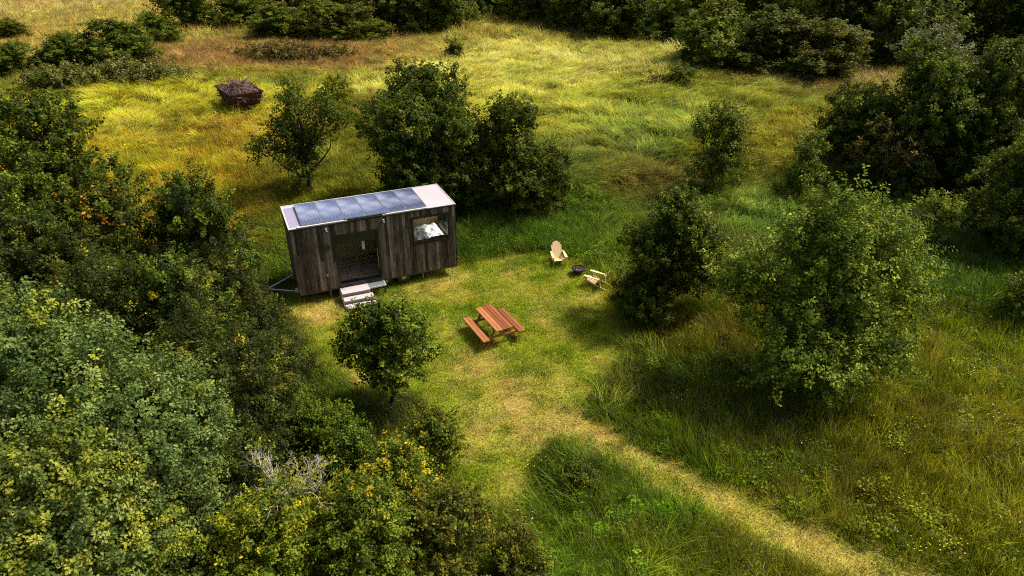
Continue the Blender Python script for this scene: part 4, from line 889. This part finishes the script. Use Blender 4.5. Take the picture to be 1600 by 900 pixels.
# ------------------------------------------------------------------ garden chairs
def chair(loc, rz, label):
    e = empty('garden_chair', loc, rz); e.scale = (.88, .88, .88); tag(e, label, 'chair', 'slatted wooden garden chairs around the fire bowl')
    w = .29
    def zs(y): return .40 - .30 * (y + .42)                        # slope of the seat rails
    for s in (-1, 1):
        mb = MB(70); mb.bar((s * (w - .02), -.42, zs(-.42) - .065), (s * (w - .02), .70, .04), .028, .11, up=(0, 0, 1)); mb.build('seat_rail', PINE, e)
        mb = MB(71); mb.box((s * (w + .012) - .0, -.38, 0), (s * (w + .045), -.28, .555)); mb.build('front_leg', PINE, e)
        mb = MB(72); mb.prism([(-.07, -.46), (.06, -.46), (.08, -.36), (.075, -.1), (.04, .36), (-.035, .36), (-.07, -.1)], .557, .583, M=(np.eye(3) * np.array([s, 1, 1]), (s * (w + .035), 0, 0))); mb.build('armrest', PINE, e)
    mb = MB(73); c_ = 0
    for i in range(6):
        y = -.43 + i * .092; mb.bar((-w - .005, y + .04, zs(y + .04) + .0), (w + .005, y + .04, zs(y + .04)), .084, .022, up=(0, -.3, 1))
    mb.build('seat', PINE, e)
    mb = MB(74); b0 = np.array([0, .11, .20]); bd = np.array([0, .60, .78]); bd /= np.linalg.norm(bd); nn = 7
    for i in range(nn):
        u = (i - 3) / 3.0; L = 1.0 - .20 * u * u; x0 = u * .205; x1 = u * .24
        p = b0 + np.array([x0, 0, 0]); q = b0 + bd * L + np.array([x1, 0, 0]); mb.bar(p, q, .021, .072, up=(1, 0, 0), ch=.006)
    mb.build('backrest', PINE, e)
    mb = MB(75); yb = .41; mb.box((-w - .06, yb + .0, .525), (w + .06, yb + .03, .556)); mb.bar((-.24, .345, .42), (.24, .345, .42), .03, .05); mb.build('arm_brace', PINE, e)
    for s in (-1, 1):
        mb = MB(76); mb.bar((s * .25, .42, .10), (s * .27, .375, .525), .03, .05, up=(0, 1, 0)); mb.build('rear_leg', PINE, e)
    return e
c1 = G(872.5, 416); chair((c1[0], c1[1] + .25, hz(*c1[:2])), R(9), 'pale wooden slatted chair facing the camera left of the fire bowl')
c2 = G(929.5, 446); chair((c2[0], c2[1], hz(*c2[:2])), R(-125), 'pale wooden slatted chair turned side on next to the dark oval tree')

# ------------------------------------------------------------------ fire bowl
fp = G(903, 428.5); fire = empty('fire_bowl', (fp[0], fp[1], hz(*fp[:2]))); tag(fire, 'round black fire bowl full of charred wood between the two chairs', 'fire pit')
mb = MB(80); mb.lathe([(.02, .07), (.15, .09), (.25, .20), (.285, .30), (.315, .30), (.315, .315), (.275, .315), (.24, .24), (.02, .24)], n=32); mb.build('bowl', BLACK, fire, smooth=False)
for k in range(3):
    a = k * 2.094 + .4; mb = MB(81); mb.bar((.17 * cos(a), .17 * sin(a), .12), (.24 * cos(a), .24 * sin(a), 0), .03, .02); mb.build('leg', BLACK, fire)
g = np.random.default_rng(82); mb = MB(82)
for k in range(46):
    a, r_ = g.uniform(0, 6.28), .24 * g.random() ** .5; c = np.array([r_ * cos(a), r_ * sin(a), .25 + .07 * g.random() * (1.3 - r_ / .24)]); dd = g.normal(0, 1, 3); dd[2] *= .3; dd /= np.linalg.norm(dd); l_ = g.uniform(.03, .075)
    mb.tube([c - dd * l_, c + dd * l_], g.uniform(.010, .022), 6)
mb.build('charred_wood', CHAR, fire)

# ------------------------------------------------------------------ rusty skip with branches
sk = G(380, 176); skip = empty('rusty_skip', (sk[0], sk[1], hz(*sk[:2])), R(36)); skip.scale = (1.3, 1.3, 1.3); tag(skip, 'open rusty steel skip trailer with sloping sides in the far meadow', 'skip')
def hull(a, b, ca, cb, z0, z1, t=.04):
    """open tub with sloped sides, double walled"""
    o = [(-ca, -cb, z0), (ca, -cb, z0), (ca, cb, z0), (-ca, cb, z0), (-a, -b, z1), (a, -b, z1), (a, b, z1), (-a, b, z1)]
    i = [(-ca + t, -cb + t, z0 + t), (ca - t, -cb + t, z0 + t), (ca - t, cb - t, z0 + t), (-ca + t, cb - t, z0 + t), (-a + t, -b + t, z1), (a - t, -b + t, z1), (a - t, b - t, z1), (-a + t, b - t, z1)]
    V = o + i; Fs = [[3, 2, 1, 0], [8, 9, 10, 11]]
    for k in range(4):
        j = (k + 1) % 4; Fs += [[k, j, j + 4, k + 4], [k + 8, k + 12, j + 12, j + 8], [k + 4, j + 4, j + 12, k + 12]]
    return V, Fs
mb = MB(90); mb.add(*hull(.95, 1.55, .78, 1.15, .32, 1.12)); tub = mb.build('tub', RUST, skip)
mb = MB(91)
for (p, q) in (((-.98, -1.58), (.98, -1.58)), ((.98, -1.58), (.98, 1.58)), ((.98, 1.58), (-.98, 1.58)), ((-.98, 1.58), (-.98, -1.58))): mb.bar((*p, 1.13), (*q, 1.13), .07, .07)
mb.build('rim', RUST, skip); mb = MB(92)
for s in (-1, 1):
    for q in (-.5, .5): mb.bar((s * .80, q, .32), (s * .975, q * 1.25, 1.1), .05, .04, up=(0, 1, 0))
mb.build('side_rib', RUST, skip)
for s in (-1, 1):
    for q in (-.3, .45):
        mb = MB(93); mb.tube([(s * .72 - .08, q, .28), (s * .72 + .08, q, .28)], .28, 16); mb.build('wheel', BLACK, skip)
mb = MB(94); mb.bar((0, -1.1, .36), (0, -2.3, .30), .09, .09); mb.build('drawbar', RUST, skip)
g = np.random.default_rng(95); pile = empty('branch_pile', (sk[0], sk[1], hz(*sk[:2]) + .7), R(36)); pile.scale = (1.3, 1.3, 1.35); tag(pile, 'heap of dry grey brown branches lying in the rusty skip', 'branches'); mb = MB(95)
for k in range(420):
    x_, y_ = g.uniform(-.85, .85), g.uniform(-1.4, 1.4); top = .55 + .5 * max(0, 1 - (x_ / 1.0) ** 2 - ((y_ - .1) / 1.5) ** 2); c = np.array([x_, y_, g.uniform(.05, 1) * top])
    dd = g.normal(0, 1, 3); dd[2] = g.normal(0, .35); dd /= np.linalg.norm(dd); l_ = g.uniform(.25, .75)
    p, q = c - dd * l_, c + dd * l_
    for v in (p, q): v[0] = np.clip(v[0], -1.05, 1.05); v[1] = np.clip(v[1], -1.75, 1.75); v[2] = max(v[2], .0)
    m_ = (p + q) / 2 + g.normal(0, .05, 3); mb.tube([p, m_, q], [g.uniform(.012, .032), .016, .006], 5, cap=False)
mb.build('branches', STICK, pile)

# ------------------------------------------------------------------ light, sky, camera
SUN_AZ, SUN_EL = R(24), R(53)          # direction towards the sun, from +X towards +Y
w = bpy.data.worlds.new('World'); SC.world = w; w.use_nodes = True; nt = w.node_tree; nt.nodes.clear()
sky = nt.nodes.new('ShaderNodeTexSky'); sky.sky_type = 'NISHITA'; sky.sun_disc = False; sky.sun_elevation = SUN_EL; sky.sun_rotation = pi / 2 - SUN_AZ; sky.air_density = .7; sky.dust_density = 5.0; sky.ozone_density = 1.0
bg = nt.nodes.new('ShaderNodeBackground'); bg.inputs['Strength'].default_value = .15; wo = nt.nodes.new('ShaderNodeOutputWorld')
nt.links.new(sky.outputs[0], bg.inputs[0]); nt.links.new(bg.outputs[0], wo.inputs[0])
sl = bpy.data.lights.new('sun', 'SUN'); sl.energy = 5.0; sl.angle = R(4.0); sl.color = (1.0, .95, .83)
so = bpy.data.objects.new('sun', sl); COL.objects.link(so)
so.rotation_euler = (pi / 2 - SUN_EL, 0, pi / 2 + SUN_AZ)
so.location = (30, 30, 40)
cam = bpy.data.cameras.new('camera'); cam.sensor_width = 36; cam.lens = 36 * F / 1600; cam.clip_end = 6000; cam.clip_start = .1
co = bpy.data.objects.new('camera', cam); COL.objects.link(co); co.location = (0, 0, CH); co.rotation_euler = (pi / 2 - PITCH, 0, 0); SC.camera = co
SC.view_settings.view_transform = 'Standard'; SC.view_settings.look = 'None'; SC.view_settings.exposure = 0; SC.view_settings.gamma = 1
SC.render.engine = 'CYCLES'; SC.cycles.max_bounces = 6; SC.cycles.transparent_max_bounces = 8; SC.cycles.caustics_reflective = False; SC.cycles.caustics_refractive = False
SC.cycles.use_denoising = False;  SC.cycles.pixel_filter_type = 'BLACKMAN_HARRIS'; SC.cycles.filter_width = 1.1; SC.cycles.sample_clamp_indirect = 1.2
